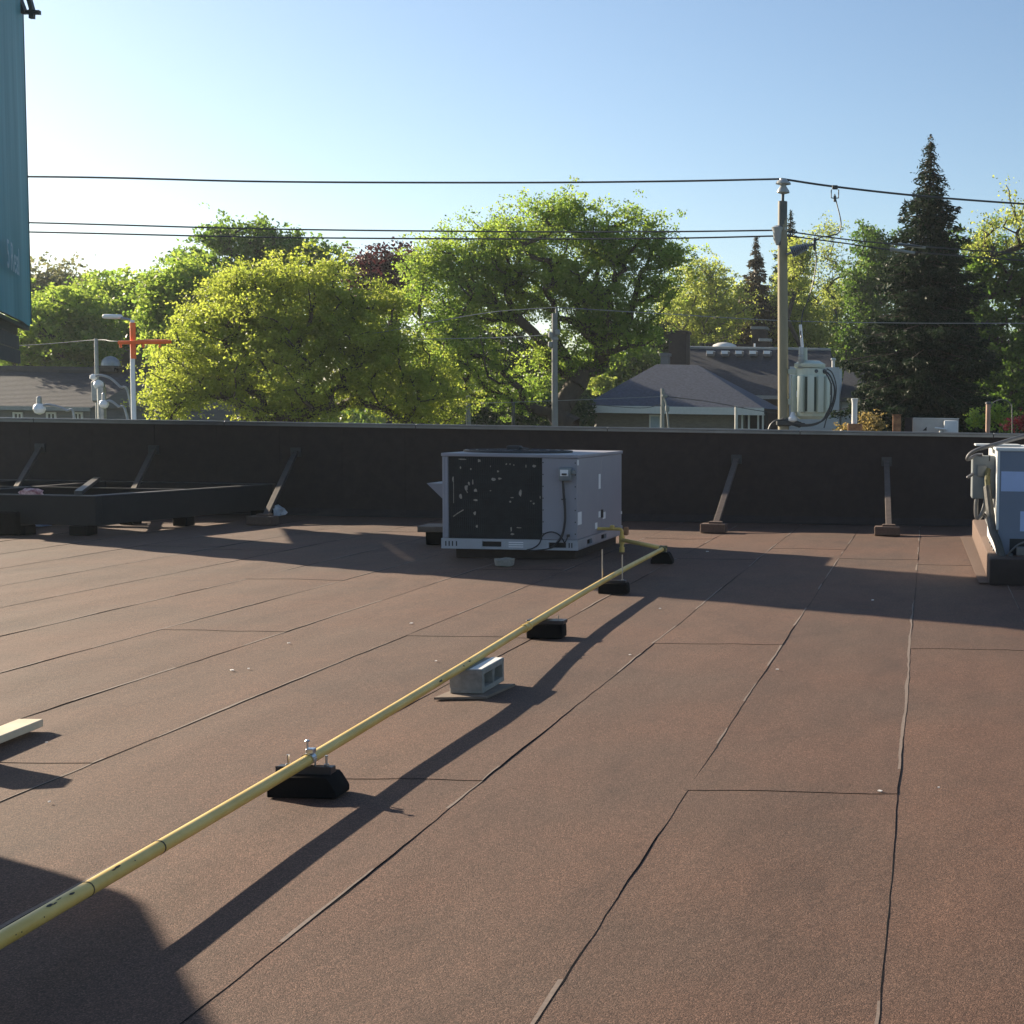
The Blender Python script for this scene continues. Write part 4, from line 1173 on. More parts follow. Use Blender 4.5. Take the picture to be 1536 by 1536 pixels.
wire([at(1180, 353.5, UY), at(1260, 364, 32.6), at(1350, 376, 33.3), at(1536, 391, 35), at(1900, 415, 38)], 0.017, 'lower of the paired lines right of the pole')
for (a, b, c_, d_), Yq, lab in (((1350, 366.5, 1388, 371.5), 33.5, 'grey line guard sleeve on the upper paired line before the spruce'), ((1338, 374, 1372, 379.5), 33.2, 'grey line guard sleeve on the lower paired line before the spruce')):
    mb = MB(); mb.tube([at(a, b, Yq - 0.05), at(c_, d_, Yq + 0.15)], 0.035, 8)
    mb.lathe(at(a, b, Yq - 0.05), [(0.0, -0.05), (0.045, -0.05), (0.045, 0.05), (0, 0.05)], 8, axis=(1, 0, 0))
    tag(obj('line_guard', mb, 'wire_grey'), lab, 'line guard')

def pole(nm, px, pyt, Y, r0, r1, lab, m='pole_grey', lean=0.0):
    t_ = at(px, pyt, Y)
    o = thing(nm, lab, 'pole', (t_.x + lean, Y, GROUND_Z))
    mb = MB(); mb.tube([(t_.x + lean, Y, GROUND_Z), (t_.x, Y, t_.z)], [r0, r1], 12); obj('shaft', mb, m, o)
    return o, t_
o, t_ = pole('street_pole', 832, 470, 37.0, 0.11, 0.075, 'slim grey pole standing in front of the big green tree')
mb = MB(); mb.tube([t_ + Vector((0.05, 0, -0.1)), at(834.5, 461, 37)], 0.03, 6); obj('top_pin', mb, 'wire_grey', o)
mb = MB()
for dx, dy in ((-0.09, 0), (0.09, 0.08), (-0.1, -0.25)): mb.box(at(832, 503, 37) + Vector((dx, -0.05, dy)), (0.12, 0.12, 0.16), bev=0.03)
mb.lathe(at(832, 508, 37), [(0.1, -0.03), (0.105, 0), (0.1, 0.03)], 12); obj('cable_bracket', mb, 'wire_grey', o)
wire([at(300, 537, 40), at(560, 500, 38), at(640, 485, 37.5), at(740, 468, 37.2), at(834.5, 461, 37)], 0.012, 'thin pale wire falling left from the slim grey pole', 'wire_grey', nm='street_wire')
wire([at(834.5, 461, 37), at(1000, 471, 37), at(1175, 481, 37), at(1350, 484.5, 37.5), at(1536, 485, 38), at(1900, 486, 39)], 0.012, 'thin pale wire running right from the slim grey pole across the spruce', 'wire_grey', nm='street_wire')
wire([at(500, 514, 40), at(640, 509, 38), at(760, 506, 37.3), at(828, 502, 37)], 0.011, 'thin wire to the bracket of the slim grey pole', 'wire_grey', nm='street_wire')
wire([at(560, 605, 43), at(700, 605, 43), at(835, 601, 44), at(990, 595, 45)], 0.010, 'low thin wire in front of the dark hedge', 'wire_grey', nm='street_wire')
wire([at(994, 594, 48), at(1060, 602, 48), at(1125, 614, 48), at(1180, 622, 48)], 0.014, 'dark cable falling right from the short post before the hip roof', nm='street_wire')
wire([at(994, 606, 48), at(960, 612, 48), at(880, 606, 48)], 0.012, 'dark cable looping left from the short post before the hip roof', nm='street_wire')
o, t_ = pole('service_post', 994, 583, 48.0, 0.075, 0.065, 'short grey post in front of the hip roof house wall', 'wire_grey')
mb = MB(); mb.tube(bez([at(996, 597, 47.8), at(999, 605, 47.8), at(1001, 622, 47.8), at(1003, 642, 47.8)], 5), 0.03, 6); mb.box(at(1001, 613, 47.8), (0.14, 0.1, 0.22), bev=0.03); mb.box(at(997, 594, 47.8), (0.2, 0.1, 0.1), bev=0.03); obj('service_head', mb, 'wire_grey', o)
o, t_ = pole('garden_post', 702.5, 597, 45.0, 0.10, 0.08, 'short grey post before the dark hedge under the big tree', 'pole_grey')
mb = MB(); mb.lathe(t_, [(0.1, -0.02), (0.13, 0.0), (0.06, 0.07), (0.01, 0.09)], 10); obj('cap', mb, 'wire_grey', o)
pole('garden_post', 770, 603, 46.0, 0.07, 0.06, 'thin dark post before the hedge between two posts', 'bracket_grey')
pole('downpipe_post', 1104.5, 609, 52.0, 0.06, 0.06, 'thin white post at the right end of the hip roof house', 'trim_white')

# orange-sleeved pole with cobra lamp
OY = 34.0
t_ = at(198, 478, OY)
o = thing('sleeved_pole', 'pole with bright orange sleeves forming a cross, cobra lamp on top', 'street lamp', (t_.x + 0.02, OY, GROUND_Z))
mb = MB(); mb.tube([(t_.x + 0.02, OY, GROUND_Z), at(199, 560, OY), at(198.5, 480, OY)], [0.075, 0.055, 0.05], 10); obj('shaft', mb, 'lamp_white', o)
mb = MB(); mb.tube([at(200, 538, OY), at(199, 484, OY)], 0.064, 12); obj('pole_sleeve', mb, 'orange_sleeve', o)
mb = MB(); mb.tube([at(178, 514, OY - 0.12), at(256, 512.5, OY - 0.12)], 0.045, 12); mb.tube([at(206, 513, OY - 0.12), at(250, 512.6, OY - 0.12)], 0.056, 12)
for px in (181, 215, 240): mb.box(at(px, 519, OY - 0.12), (0.05, 0.05, 0.09), bev=0.01)
obj('crossarm_sleeve', mb, 'orange_sleeve', o)
mb = MB(); mb.tube(bez([at(198.5, 482, OY), at(192, 479, OY), at(180, 477, OY)], 5), 0.032, 8)
obj('lamp_arm', mb, 'lamp_grey', o)
mb = MB(); mb.box((0, 0, 0), (0.44, 0.2, 0.11), bev=0.045, seg=3)
for v in mb.bm.verts: v.co.z += 0.05 - 0.5 * v.co.x ** 2; v.co += at(169, 477, OY)
obj('lamp_head', mb, 'lamp_white', o)
o, t_ = pole('thin_mast', 144, 508, 40.0, 0.08, 0.05, 'thin grey mast left of the orange cross pole', 'lamp_grey')
wire([at(-200, 528, 41), at(36, 518, 40.5), at(144, 510, 40), at(180, 512, 38), at(300, 508, 40)], 0.011, 'thin pale wire left of the orange cross pole', 'wire_grey', nm='street_wire')

def globe_lamp(px, py, Y, arm, lab, r=0.17, cap=True):
    c = at(px, py, Y)
    foot = arm[-1]
    o = thing('street_lamp', lab, 'street lamp', (foot[0], Y, GROUND_Z))
    mb = MB(); mb.lathe(c, [(0.02, -r * 1.0), (r * .7, -r * .75), (r, -r * 0.1), (r * .85, r * .5), (r * .4, r * .9), (0.02, r)], 16); obj('globe', mb, 'lamp_white', o)
    if cap:
        mb = MB(); mb.lathe(c + Vector((0, 0, r * 0.9)), [(r * .45, -0.04), (r * .4, 0.16), (0.02, 0.19)], 10); obj('cap', mb, 'lamp_grey', o)
    mb = MB(); mb.tube(bez([Vector(a) for a in arm], 5), 0.035, 8); obj('arm', mb, 'lamp_grey', o)
    return o
LY = 36.0
q = at(118, 640, LY)
globe_lamp(59, 613, LY, [at(63, 609, LY), at(72, 607, LY), at(88, 610.5, LY), at(100, 616, LY), at(112, 628, LY), (q.x, LY, -1.0), (q.x + 0.1, LY, GROUND_Z)], 'street lamp with pale globe on a curved arm, furthest left above the parapet', 0.155)
q = at(204, 612, LY)
globe_lamp(156, 606, LY, [at(158, 602, LY), at(167, 602, LY), at(178, 610, LY), at(190, 622, LY), (q.x, LY, -0.6), (q.x, LY, GROUND_Z)], 'small pale globe lamp low beside the grey sign box', 0.12)
q = at(206, 612, LY + 1)
o = globe_lamp(148, 577, LY + 1, [at(140, 566, LY + 1), at(150, 563, LY + 1), at(165, 567, LY + 1), at(180, 580, LY + 1), at(194, 596, LY + 1), (q.x, LY + 1, -0.5), (q.x + 0.05, LY + 1, GROUND_Z)], 'tall double-arched street lamp over the grey sign box', 0.13, False)
mb = MB(); mb.lathe(at(140, 566, LY + 1), [(0.02, -0.09), (0.09, -0.03), (0.08, 0.05), (0.02, 0.09)], 12); obj('globe', mb, 'lamp_white', o)
mb = MB(); mb.tube([at(152, 580, LY + 1), at(153, 625, LY + 1), Vector((at(153, 625, LY + 1).x, LY + 1, GROUND_Z))], 0.11, 10); obj('column', mb, 'lamp_grey', o)

# sign box on the left
SY = 37.6
o = thing('sign_box', 'grey upright sign box on brackets between the street lamps', 'sign', (at(141, 600, SY).x, SY, GROUND_Z))
p, q = at(134.5, 570, SY), at(149, 604, SY)
mb = MB(); mb.span((p.x, SY, q.z), (q.x, SY + 0.35, p.z), bev=0.06); obj('cabinet', mb, 'siding_grey', o)
mb = MB(); mb.span((p.x + 0.05, SY - 0.012, q.z + 0.06), (q.x - 0.05, SY - 0.002, p.z - 0.06)); obj('face', mb, 'lamp_grey', o)
mb = MB(); mb.tube([(p.x + 0.12, SY + 0.18, q.z - 0.02), (p.x + 0.12, SY + 0.18, GROUND_Z)], 0.06, 8); obj('post', mb, 'pole_grey', o)

# ================================================================== buildings
def win(parent, px0, py0, px1, py1, Y, pane='glass_dark', mull=1, fr='trim_white'):
    a, b = at(px0, py0, Y), at(px1, py1, Y)
    mb = MB()
    w = 0.07
    mb.span((a.x, Y - 0.05, b.z), (a.x + w, Y - 0.004, a.z)); mb.span((b.x - w, Y - 0.05, b.z), (b.x, Y - 0.004, a.z))
    mb.span((a.x + w, Y - 0.05, a.z - w), (b.x - w, Y - 0.004, a.z)); mb.span((a.x + w, Y - 0.06, b.z), (b.x - w, Y - 0.004, b.z + w))
    for i in range(mull):
        xm = a.x + (b.x - a.x) * (i + 1) / (mull + 1)
        mb.span((xm - 0.025, Y - 0.04, b.z + w), (xm + 0.025, Y - 0.004, a.z - w))
    o = obj('window', mb, fr, parent)
    mb = MB(); mb.span((a.x + w, Y - 0.02, b.z + w), (b.x - w, Y - 0.006, a.z - w)); obj('pane', mb, pane, o)
    return o

def courses(parent, quad, n, m, th=0.012):
    """shingle courses joined into one part: quad = eave left, eave right, ridge right, ridge left"""
    el, er, rr, rl = [Vector(p) for p in quad]
    nrm = (er - el).cross(rl - el).normalized()
    if nrm.z < 0: nrm = -nrm
    mb = MB()
    n = n * 2
    for i in range(n):
        t0, t1 = i / n, (i + 1) / n
        a, b = el.lerp(rl, t0), er.lerp(rr, t0)
        c, d = er.lerp(rr, t1), el.lerp(rl, t1)
        mb.poly([a + nrm * th, b + nrm * th, c + nrm * 0.004, d + nrm * 0.004])
        mb.poly([a, b, b + nrm * th, a + nrm * th])
    o = obj('shingle', mb, m, parent, smooth=False)
    o['kind'] = 'stuff'
    return o

# house with the hip roof
HY = 60.0
hA = thing('hip_roof_house', 'tan brick house with grey hip roof and white eave, right of centre', 'house', (at(1000, 600, HY).x, HY + 3, GROUND_Z))
el, er = at(873, 608.5, HY), at(1146, 616.5, HY)
er.z = el.z
rl, rr = at(985, 547, HY + 4.0), at(1047, 547.5, HY + 4.0)
rz = (rl.z + rr.z) / 2; rl.z = rr.z = rz
bl_, br_ = Vector((el.x, HY + 8, el.z)), Vector((er.x, HY + 8, el.z))
mb = MB()
mb.poly([el, er, rr, rl]); mb.poly([er, br_, rr]); mb.poly([br_, bl_, rl, rr]); mb.poly([bl_, el, rl]); mb.poly([el, bl_, br_, er])
rf = obj('roof', mb, 'shingle_grey', hA, smooth=False)
courses(rf, (el, er, rr, rl), 26, 'shingle_grey')
wz1 = el.z - 0.32
wx0, wx1 = at(880, 620, HY + 0.5).x, at(1108, 625, HY + 0.5).x
mb = MB(); mb.span((wx0, HY + 0.5, GROUND_Z), (wx1, HY + 7.5, el.z - 0.02)); obj('wall', mb, 'brick_tan', hA)
mb = MB(); mb.span((el.x, HY - 0.02, el.z - 0.30), (er.x, HY + 0.03, el.z + 0.02)); mb.span((el.x + 0.02, HY + 0.03, el.z - 0.29), (er.x - 0.02, HY + 0.5, el.z - 0.24)); obj('fascia', mb, 'trim_white', hA)
win(hA, 974, 622, 991, 660, HY + 0.5, 'pane_pale', 0)
mb = MB()
for px in (1112, 1122, 1136, 1143): mb.span((at(px, 620, HY + 0.4).x, HY + 0.4, GROUND_Z), (at(px + 2.2, 620, HY + 0.4).x, HY + 0.55, el.z - 0.25))
mb.span((wx1, HY + 0.42, GROUND_Z), (wx1 + 0.9, HY + 0.5, el.z - 0.9)); obj('porch_post', mb, 'trim_white', hA)
mb = MB(); mb.span((wx1 + 0.01, HY + 2.5, GROUND_Z), (er.x - 0.2, HY + 3, el.z - 0.1)); obj('porch_wall', mb, 'brick_dark', hA)

# taller dark-roofed house behind
BY = 70.0
hB = thing('dark_roof_house', 'larger house with long dark roof, five pale roof vents, skylight and chimneys', 'house', (at(1130, 600, BY).x, BY + 4, GROUND_Z))
e0, e1 = at(930, 592, BY), at(1253, 594, BY)
zE = e1.z - 0.05; e0.z = e1.z = zE
r0_, r1_ = at(1026, 521, BY + 5.0), at(1246, 527, BY + 5.0)
zR_ = (r0_.z + r1_.z) / 2; r0_.z = r1_.z = zR_
e1.x = at(1246, 560, BY).x
mb = MB()
bkl, bkr = Vector((e0.x, BY + 10, zE)), Vector((e1.x, BY + 10, zE))
mb.poly([e0, e1, r1_, r0_]); mb.poly([e1, bkr, r1_]); mb.poly([bkr, bkl, r0_, r1_]); mb.poly([bkl, e0, r0_]); mb.poly([e0, bkl, bkr, e1])
rf = obj('roof', mb, 'shingle_dark', hB, smooth=False)
courses(rf, (e0, e1, r1_, r0_), 30, 'shingle_dark')
mb = MB(); mb.tube([r0_ + Vector((0, 0, 0.04)), r1_ + Vector((0, 0, 0.04))], 0.09, 6); obj('ridge_cap', mb, 'wire_grey', rf)
for px in (1067, 1089, 1110, 1131, 1152):
    t = (531 - 521) / (592 - 521)
    p = at(px, 531, BY + 5.0 * (1 - t))
    mb = MB(); mb.span((p.x - 0.20, p.y - 0.5, p.z - 0.14), (p.x + 0.20, p.y + 0.3, p.z + 0.12), bev=0.03)
    v_ = obj('roof_vent', mb, 'siding_grey', rf)
    mb = MB(); mb.span((p.x - 0.17, p.y - 0.56, p.z - 0.02), (p.x + 0.17, p.y - 0.505, p.z + 0.15)); mb.span((p.x - 0.19, p.y - 0.50, p.z + 0.123), (p.x + 0.19, p.y + 0.2, p.z + 0.15)); obj('hood', mb, 'lamp_white', v_)
c = at(1087, 523, BY + 6.0)
mb = MB()
R_ = 0.76; mb.lathe((c.x, c.y, c.z - 0.1), [(R_, 0), (R_ * .98, 0.12), (R_ * 0.82, 0.30), (R_ * .5, 0.41), (0.02, 0.46)], 20); obj('skylight_dome', mb, 'dome_acrylic', rf)
def chimney(px0, px1, pyt, pyb, Y, m, cap, par, d=0.9):
    a, b = at(px0, pyt, Y), at(px1, pyb, Y)
    mb = MB(); mb.span((a.x, Y, b.z - 0.8), (b.x, Y + d, a.z)); ch = obj('chimney', mb, m, par)
    mb = MB(); mb.span((a.x - 0.07, Y - 0.07, a.z + 0.002), (b.x + 0.07, Y + d + 0.07, a.z + 0.16), bev=0.02); obj('chimney_cap', mb, cap, ch)
chimney(1003, 1029, 500, 548, BY + 2.0, 'brick_dark', 'brick_dark', hB, 1.2)
chimney(991, 1002, 534, 552, BY + 1.2, 'siding_grey', 'siding_grey', hB, 0.6)
chimney(1128, 1149, 494, 524, BY + 7.0, 'brick_dark', 'pole_grey', hB)
chimney(1140, 1155, 512, 524, BY + 5.4, 'brick_dark', 'wire_grey', hB, 0.4)
mb = MB(); p = at(1132, 522, BY + 5.2); mb.tube([p, p + Vector((0, 0, 0.25))], 0.05, 8); obj('vent_pipe', mb, 'lamp_white', rf)
p = at(1090, 516, BY + 9); mb = MB(); mb.span((p.x - 1.2, BY + 8, zR_ - 0.4), (at(1160, 516, BY + 9).x, BY + 9.5, at(1100, 517, BY + 9).z)); obj('rear_parapet', mb, 'brick_dark', hB)
mb = MB(); mb.span((e0.x + 0.3, BY + 0.4, GROUND_Z), (at(1254, 600, BY).x, BY + 9.5, zE - 0.06)); obj('wall', mb, 'brick_dark', hB)
mb = MB(); mb.span((e0.x, BY - 0.06, zE - 0.16), (at(1180, 600, BY).x, BY - 0.002, zE + 0.02)); obj('gutter', mb, 'wire_grey', hB)
# pale bay with windows and lower right wing
bw0, bw1 = at(1184, 600, BY - 1.5).x, at(1259, 600, BY - 1.5).x
mb = MB(); mb.span((bw0, BY - 1.5, GROUND_Z), (bw1, BY + 0.38, at(1200, 550, BY - 1.5).z)); bay = obj('bay_wall', mb, 'siding_white', hB)
win(bay, 1184.5, 561, 1194.5, 600, BY - 1.5, 'glass_dark', 0); win(bay, 1241, 572, 1250, 595, BY - 1.5, 'glass_dark', 0)
win(bay, 1205, 562, 1228, 600, BY - 1.5, 'glass_dark', 1)
mb = MB(); p = at(1250, 548, BY - 1.4); mb.tube([p - Vector((0, 0, 0.2)), p + Vector((0, 0, 0.3))], 0.08, 8); mb.box(p + Vector((0, 0, 0.3)), (0.25, 0.2, 0.12), bev=0.03); obj('vent_pipe', mb, 'trim_white', bay)
a0, a1 = at(1251, 596.5, BY - 1.2), at(1291, 597.5, BY - 1.2); a0.x = bw1 + 0.02
a0.z = a1.z
t0_, t1_ = at(1251, 547.5, BY + 2.5), at(1288, 549, BY + 2.5); t0_.x = bw1 + 0.02; t0_.z = t1_.z
mb = MB(); mb.prism([a0, t0_, (t0_.x, BY + 6.2, a0.z)], (a1.x - a0.x, 0, 0)); rf2 = obj('wing_roof', mb, 'shingle_dark', hB, smooth=False)
courses(rf2, (a0, Vector((a1.x, a1.y, a0.z)), Vector((a1.x, t1_.y, t0_.z)), t0_), 18, 'shingle_dark')
mb = MB(); mb.span((a0.x, BY - 0.9, GROUND_Z), (a1.x - 0.25, BY + 5.5, a0.z - 0.03)); obj('wing_wall', mb, 'siding_white', hB)
mb = MB(); mb.span((a0.x, BY - 1.32, a0.z - 0.2), (a1.x, BY - 1.205, a0.z + 0.0)); obj('gutter', mb, 'bracket_grey', hB)
mb = MB(); p = at(1254, 600, BY - 0.95); mb.tube([(p.x + 0.25, BY - 0.97, a0.z - 0.2), (p.x + 0.25, BY - 0.97, GROUND_Z)], 0.06, 8); obj('downpipe', mb, 'wire_grey', hB)
# small dark roof peeping left of the chimney
o = thing('low_dark_roof_house', 'small dark roof showing left of the chimney behind the hip roof', 'house', (at(960, 560, 76).x, 76, GROUND_Z))
p, q, r_ = at(942, 549, 76), at(1000, 549, 76), at(942, 600, 76)
mb = MB(); mb.prism([(p.x, 76, r_.z), (p.x, 78, p.z), (p.x, 80, r_.z)], (q.x - p.x, 0, 0)); obj('roof', mb, 'shingle_dark', o, smooth=False)
mb = MB(); mb.span((p.x + 0.2, 76.2, GROUND_Z), (q.x - 0.2, 79.8, r_.z - 0.005)); obj('wall', mb, 'brick_dark', o)
# shed among the trees behind the big tree
o = thing('garden_shed', 'low shed with a pale roof edge in the dark gap under the big tree', 'shed', (at(750, 610, 62).x, 62, GROUND_Z))
p, q = at(742, 604, 62), at(776, 604, 62)
mb = MB(); mb.prism([(p.x, 62, p.z - 0.15), (p.x, 63.2, p.z + 0.25), (p.x, 64.4, p.z - 0.15)], (q.x - p.x, 0, 0)); obj('roof', mb, 'wire_grey', o, smooth=False)
mb = MB(); mb.span((p.x + 0.1, 62.1, GROUND_Z), (q.x - 0.1, 64.3, p.z - 0.155)); obj('wall', mb, 'siding_grey', o)

# left: long grey roofed building and a gabled grey house
o = thing('long_grey_building', 'long low building with dark grey roof at the far left behind the lamps', 'building', (at(60, 600, 52).x, 54, GROUND_Z))
a, b = at(-160, 612, 50), at(136, 612, 50)
tl_, tr_ = at(-160, 556, 54), at(136, 558, 54)
tz_ = tr_.z; bz_ = b.z
mb = MB(); mb.prism([(a.x, 50, bz_), (a.x, 54, tz_), (a.x, 58, bz_)], (b.x - a.x, 0, 0)); rf = obj('roof', mb, 'siding_grey', o, smooth=False)
courses(rf, ((a.x, 50, bz_), (b.x, 50, bz_), (b.x, 54, tz_), (a.x, 54, tz_)), 14, 'shingle_dark')
mb = MB(); mb.span((a.x, 53.85, tz_ - 0.02), (b.x, 54.15, tz_ + 0.20)); obj('ridge_cap', mb, 'roof_tar', rf)
mb = MB(); mb.span((a.x + 0.2, 50.3, GROUND_Z), (b.x - 0.2, 57.7, bz_ - 0.005)); wl = obj('wall', mb, 'siding_grey', o)
mb = MB(); mb.span((a.x, 49.93, bz_ - 0.12), (b.x, 49.99, bz_ + 0.03)); obj('gutter', mb, 'wire_grey', o)
for px in (20, 70, 110): win(wl, px, 618, px + 16, 660, 50.3, 'glass_dark', 1)
o = thing('gabled_grey_house', 'grey house wall with dark gable roof behind the orange cross pole', 'house', (at(190, 600, 58).x, 60, GROUND_Z))
a, b = at(100, 566, 58), at(262, 566, 58)
pk = at(205, 517, 58)
mb = MB(); mb.prism([(a.x, 58, GROUND_Z), (b.x, 58, GROUND_Z), (b.x, 58, b.z), (pk.x, 58, pk.z), (a.x, 58, b.z)], (0, 7, 0)); wl = obj('wall', mb, 'siding_grey', o, smooth=False)
for s, e in ((a, -1), (b, 1)):
    mb = MB(); mb.beam((s.x + 0.3 * e, 61.4, s.z - 0.08), (pk.x, 61.4, pk.z + 0.07), 7.6, 0.14, up=(0, 0, 1)); obj('roof', mb, 'shingle_dark', o, smooth=False)
mb = MB(); mb.span((at(150, 575, 57.6).x, 57.2, at(150, 573, 57.6).z), (b.x, 57.95, at(150, 568, 57.6).z)); obj('lower_eave', mb, 'wire_grey', o)
win(wl, 222, 585, 240, 640, 58, 'glass_dark', 1); win(wl, 196, 580, 206, 622, 58, 'pane_pale', 0)
mb = MB(); c = at(186, 613, 57.8); mb.lathe(c, [(0.01, -0.02), (0.30, -0.02), (0.33, 0.03), (0.30, 0.06), (0.06, 0.02), (0.01, 0.02)], 20, axis=(0, -1, 0)); obj('round_vent', mb, 'pole_grey', wl)
mb = MB(); mb.span((at(208, 612, 57.6).x, 57.5, GROUND_Z), (at(216, 612, 57.6).x, 57.9, at(212, 600, 57.6).z)); obj('corner_pier', mb, 'siding_white', wl)
# black dish on a boom left of the orange pole
o = thing('roof_ventilator', 'domed pale ventilator on a dark base atop the grey roof', 'ventilator', (at(165, 548, 53.9).x, 53.9, tz_ + 0.17))
c = at(166, 548, 53.9)
mb = MB(); mb.lathe(c, [(0.34, -0.02), (0.34, 0.05), (0.30, 0.20), (0.18, 0.32), (0.02, 0.37)], 16); obj('dome', mb, 'lamp_grey', o)
mb = MB(); mb.span((c.x - 0.33, 53.6, c.z - 0.30), (c.x + 0.36, 54.2, c.z - 0.02), bev=0.04); mb.span((c.x - 0.45, 53.5, c.z - 0.10), (c.x + 0.55, 54.3, c.z - 0.03)); mb.span((c.x - 2.0, 53.8, c.z - 0.33), (c.x, 54.1, c.z - 0.22)); obj('base', mb, 'cable_black', o)

# neighbouring flat roof beyond the parapet with vents
NY0, NY1 = 24.9, 33.0
NZ = 0.55
nb0, nb1 = at(1262, 645, 26).x, 14.0
o = thing('neighbour_building', 'flat-roofed neighbouring building just beyond the parapet carrying small vents', 'building', (1, 28, GROUND_Z))
mb = MB(); mb.span((nb0, NY0, GROUND_Z), (nb1, NY1, NZ)); obj('wall', mb, 'brick_dark', o)
mb = MB(); mb.span((nb0 - 0.05, NY0 - 0.05, NZ + 0.002), (nb1, NY1 + 0.05, NZ + 0.08)); obj('roof', mb, 'roof_tar', o)
RZ = NZ + 0.082
VY = 27.0
c = at(1282, 600, VY)
o = thing('chimney_flue', 'white metal flue pipe on a brown brick base beyond the parapet', 'flue', (c.x, VY, RZ))
mb = MB(); mb.lathe((c.x, VY, 0), [(0.055, at(1282, 637, VY).z), (0.055, at(1282, 606, VY).z), (0.06, at(1282, 602, VY).z), (0.075, at(1282, 598, VY).z), (0.045, at(1282, 597.5, VY).z), (0.04, at(1282, 604, VY).z)], 14); obj('pipe', mb, 'unit_white', o)
mb = MB(); mb.span((at(1272, 640, VY).x, VY - 0.12, RZ), (at(1293, 640, VY).x, VY + 0.14, at(1282, 635.5, VY).z), bev=0.01); obj('base', mb, 'rust', o)
for (a, b, pyt, d, m, lab) in ((1339, 1351.5, 623, 0.16, 'rust', 'small rusty orange-brown metal box left of the grey duct'), (1357, 1369, 627.5, 0.2, 'brick_dark', 'small dark brown box touching the left of the grey duct')):
    p = at(a, pyt, VY); q = at(b, pyt, VY)
    mb = MB(); mb.span((p.x, VY, RZ), (q.x, VY + d, p.z), bev=0.008); ob = tag(obj('roof_box', mb, m), lab, 'vent box')
    mb = MB(); mb.span((p.x - 0.008, VY - 0.008, p.z + 0.002), (q.x + 0.008, VY + d + 0.008, p.z + 0.022), bev=0.004); obj('lid', mb, m, ob)
o = thing('duct_box', 'long grey metal duct box with a shiny pale end beyond the parapet', 'duct', (at(1400, 640, VY).x, VY, RZ))
p, q = at(1368.5, 627.5, VY + 0.3), at(1438, 627.5, VY + 0.3)
mb = MB(); mb.span((p.x, VY + 0.3, RZ), (q.x, VY + 0.9, p.z), bev=0.01); obj('body', mb, 'duct_grey', o)
mb = MB(); mb.span((p.x - 0.01, VY + 0.29, p.z + 0.001), (q.x + 0.01, VY + 0.91, p.z + 0.014)); obj('lid', mb, 'unit_white', o)
p, q = at(1416, 630.5, VY + 0.1), at(1437, 630.5, VY + 0.1)
mb = MB(); mb.span((p.x, VY + 0.1, RZ), (q.x, VY + 0.29, p.z), bev=0.03, seg=2); obj('pale_end', mb, 'unit_white', o)
mb = MB(); pts = [at(1384, 646, VY + 0.295), at(1390, 640, VY + 0.295), at(1390, 646, VY + 0.295)]; mb.prism(pts, (0, 0.004, 0)); obj('tear', mb, 'unit_dark', o)
mb = MB(); mb.box(at(1411, 643, VY), (0.25, 0.16, 0.04), rot=Matrix.Rotation(0.1, 3, 'Y'), bev=0.015); mb.tube([(at(1411, 643, VY).x, VY, RZ), at(1411, 643.5, VY)], 0.03, 6); obj('cowl', mb, 'unit_white', o)
c = at(1482.5, 605, VY)
o = thing('vent_pipe', 'rusty brown vent pipe with a dark cap and looping cable beyond the parapet', 'vent pipe', (c.x, VY, RZ))
mb = MB(); mb.tube([(c.x, VY, RZ), (c.x, VY, c.z)], 0.047, 12); obj('pipe', mb, 'rust_pipe', o)
mb = MB(); mb.lathe((c.x, VY, c.z), [(0.05, -0.02), (0.062, -0.01), (0.06, 0.02), (0.03, 0.03)], 12); obj('cap', mb, 'bracket_grey', o)
mb = MB(); mb.tube(bez([at(1486, 611, VY), at(1490, 604, VY), at(1498, 600, VY), at(1506, 599.5, VY), at(1514, 604, VY), at(1518, 618, VY), (at(1519, 640, VY).x, VY, RZ)], 5), 0.009, 6); obj('cable', mb, 'cable_grey', o)

# ================================================================== vegetation
def leaf_mesh(name, C, size, tint, m, parent, aspect=0.62, up_bias=0.25, droop=None, kinds=None):
    n = len(C)
    nrm = RNG.normal(size=(n, 3)); nrm[:, 2] = nrm[:, 2] + up_bias
    nrm /= np.linalg.norm(nrm, axis=1)[:, None]
    t = RNG.normal(size=(n, 3))
    if droop is not None: t = t * 0.6 + droop
    t -= nrm * np.sum(t * nrm, axis=1)[:, None]
    t /= np.linalg.norm(t, axis=1)[:, None] + 1e-9
    b = np.cross(nrm, t)
    s = (size * RNG.uniform(0.6, 1.35, n))[:, None]
    V = np.empty((n, 4, 3))
    V[:, 0] = C - t * s * 0.5
    V[:, 1] = C + b * s * aspect * 0.5 + nrm * s * 0.10
    V[:, 2] = C + t * s * 0.55
    V[:, 3] = C - b * s * aspect * 0.5 + nrm * s * 0.10
    V = V.reshape(-1, 3) - np.array(rootloc(parent))
    me = bpy.data.meshes.new(name)
    me.vertices.add(4 * n); me.vertices.foreach_set('co', V.astype(np.float32).ravel())
    me.loops.add(4 * n); me.loops.foreach_set('vertex_index', np.arange(4 * n, dtype=np.int32))
    me.polygons.add(n)
    me.polygons.foreach_set('loop_start', np.arange(0, 4 * n, 4, dtype=np.int32))
    a = me.attributes.new('tint', 'FLOAT', 'FACE')
    a.data.foreach_set('value', np.clip(tint, 0, 1).astype(np.float32))
    me.materials.append(MATS[m])
    me.update(calc_edges=True)
    o = bpy.data.objects.new(name, me)
    COL.objects.link(o); o.parent = parent
    return o

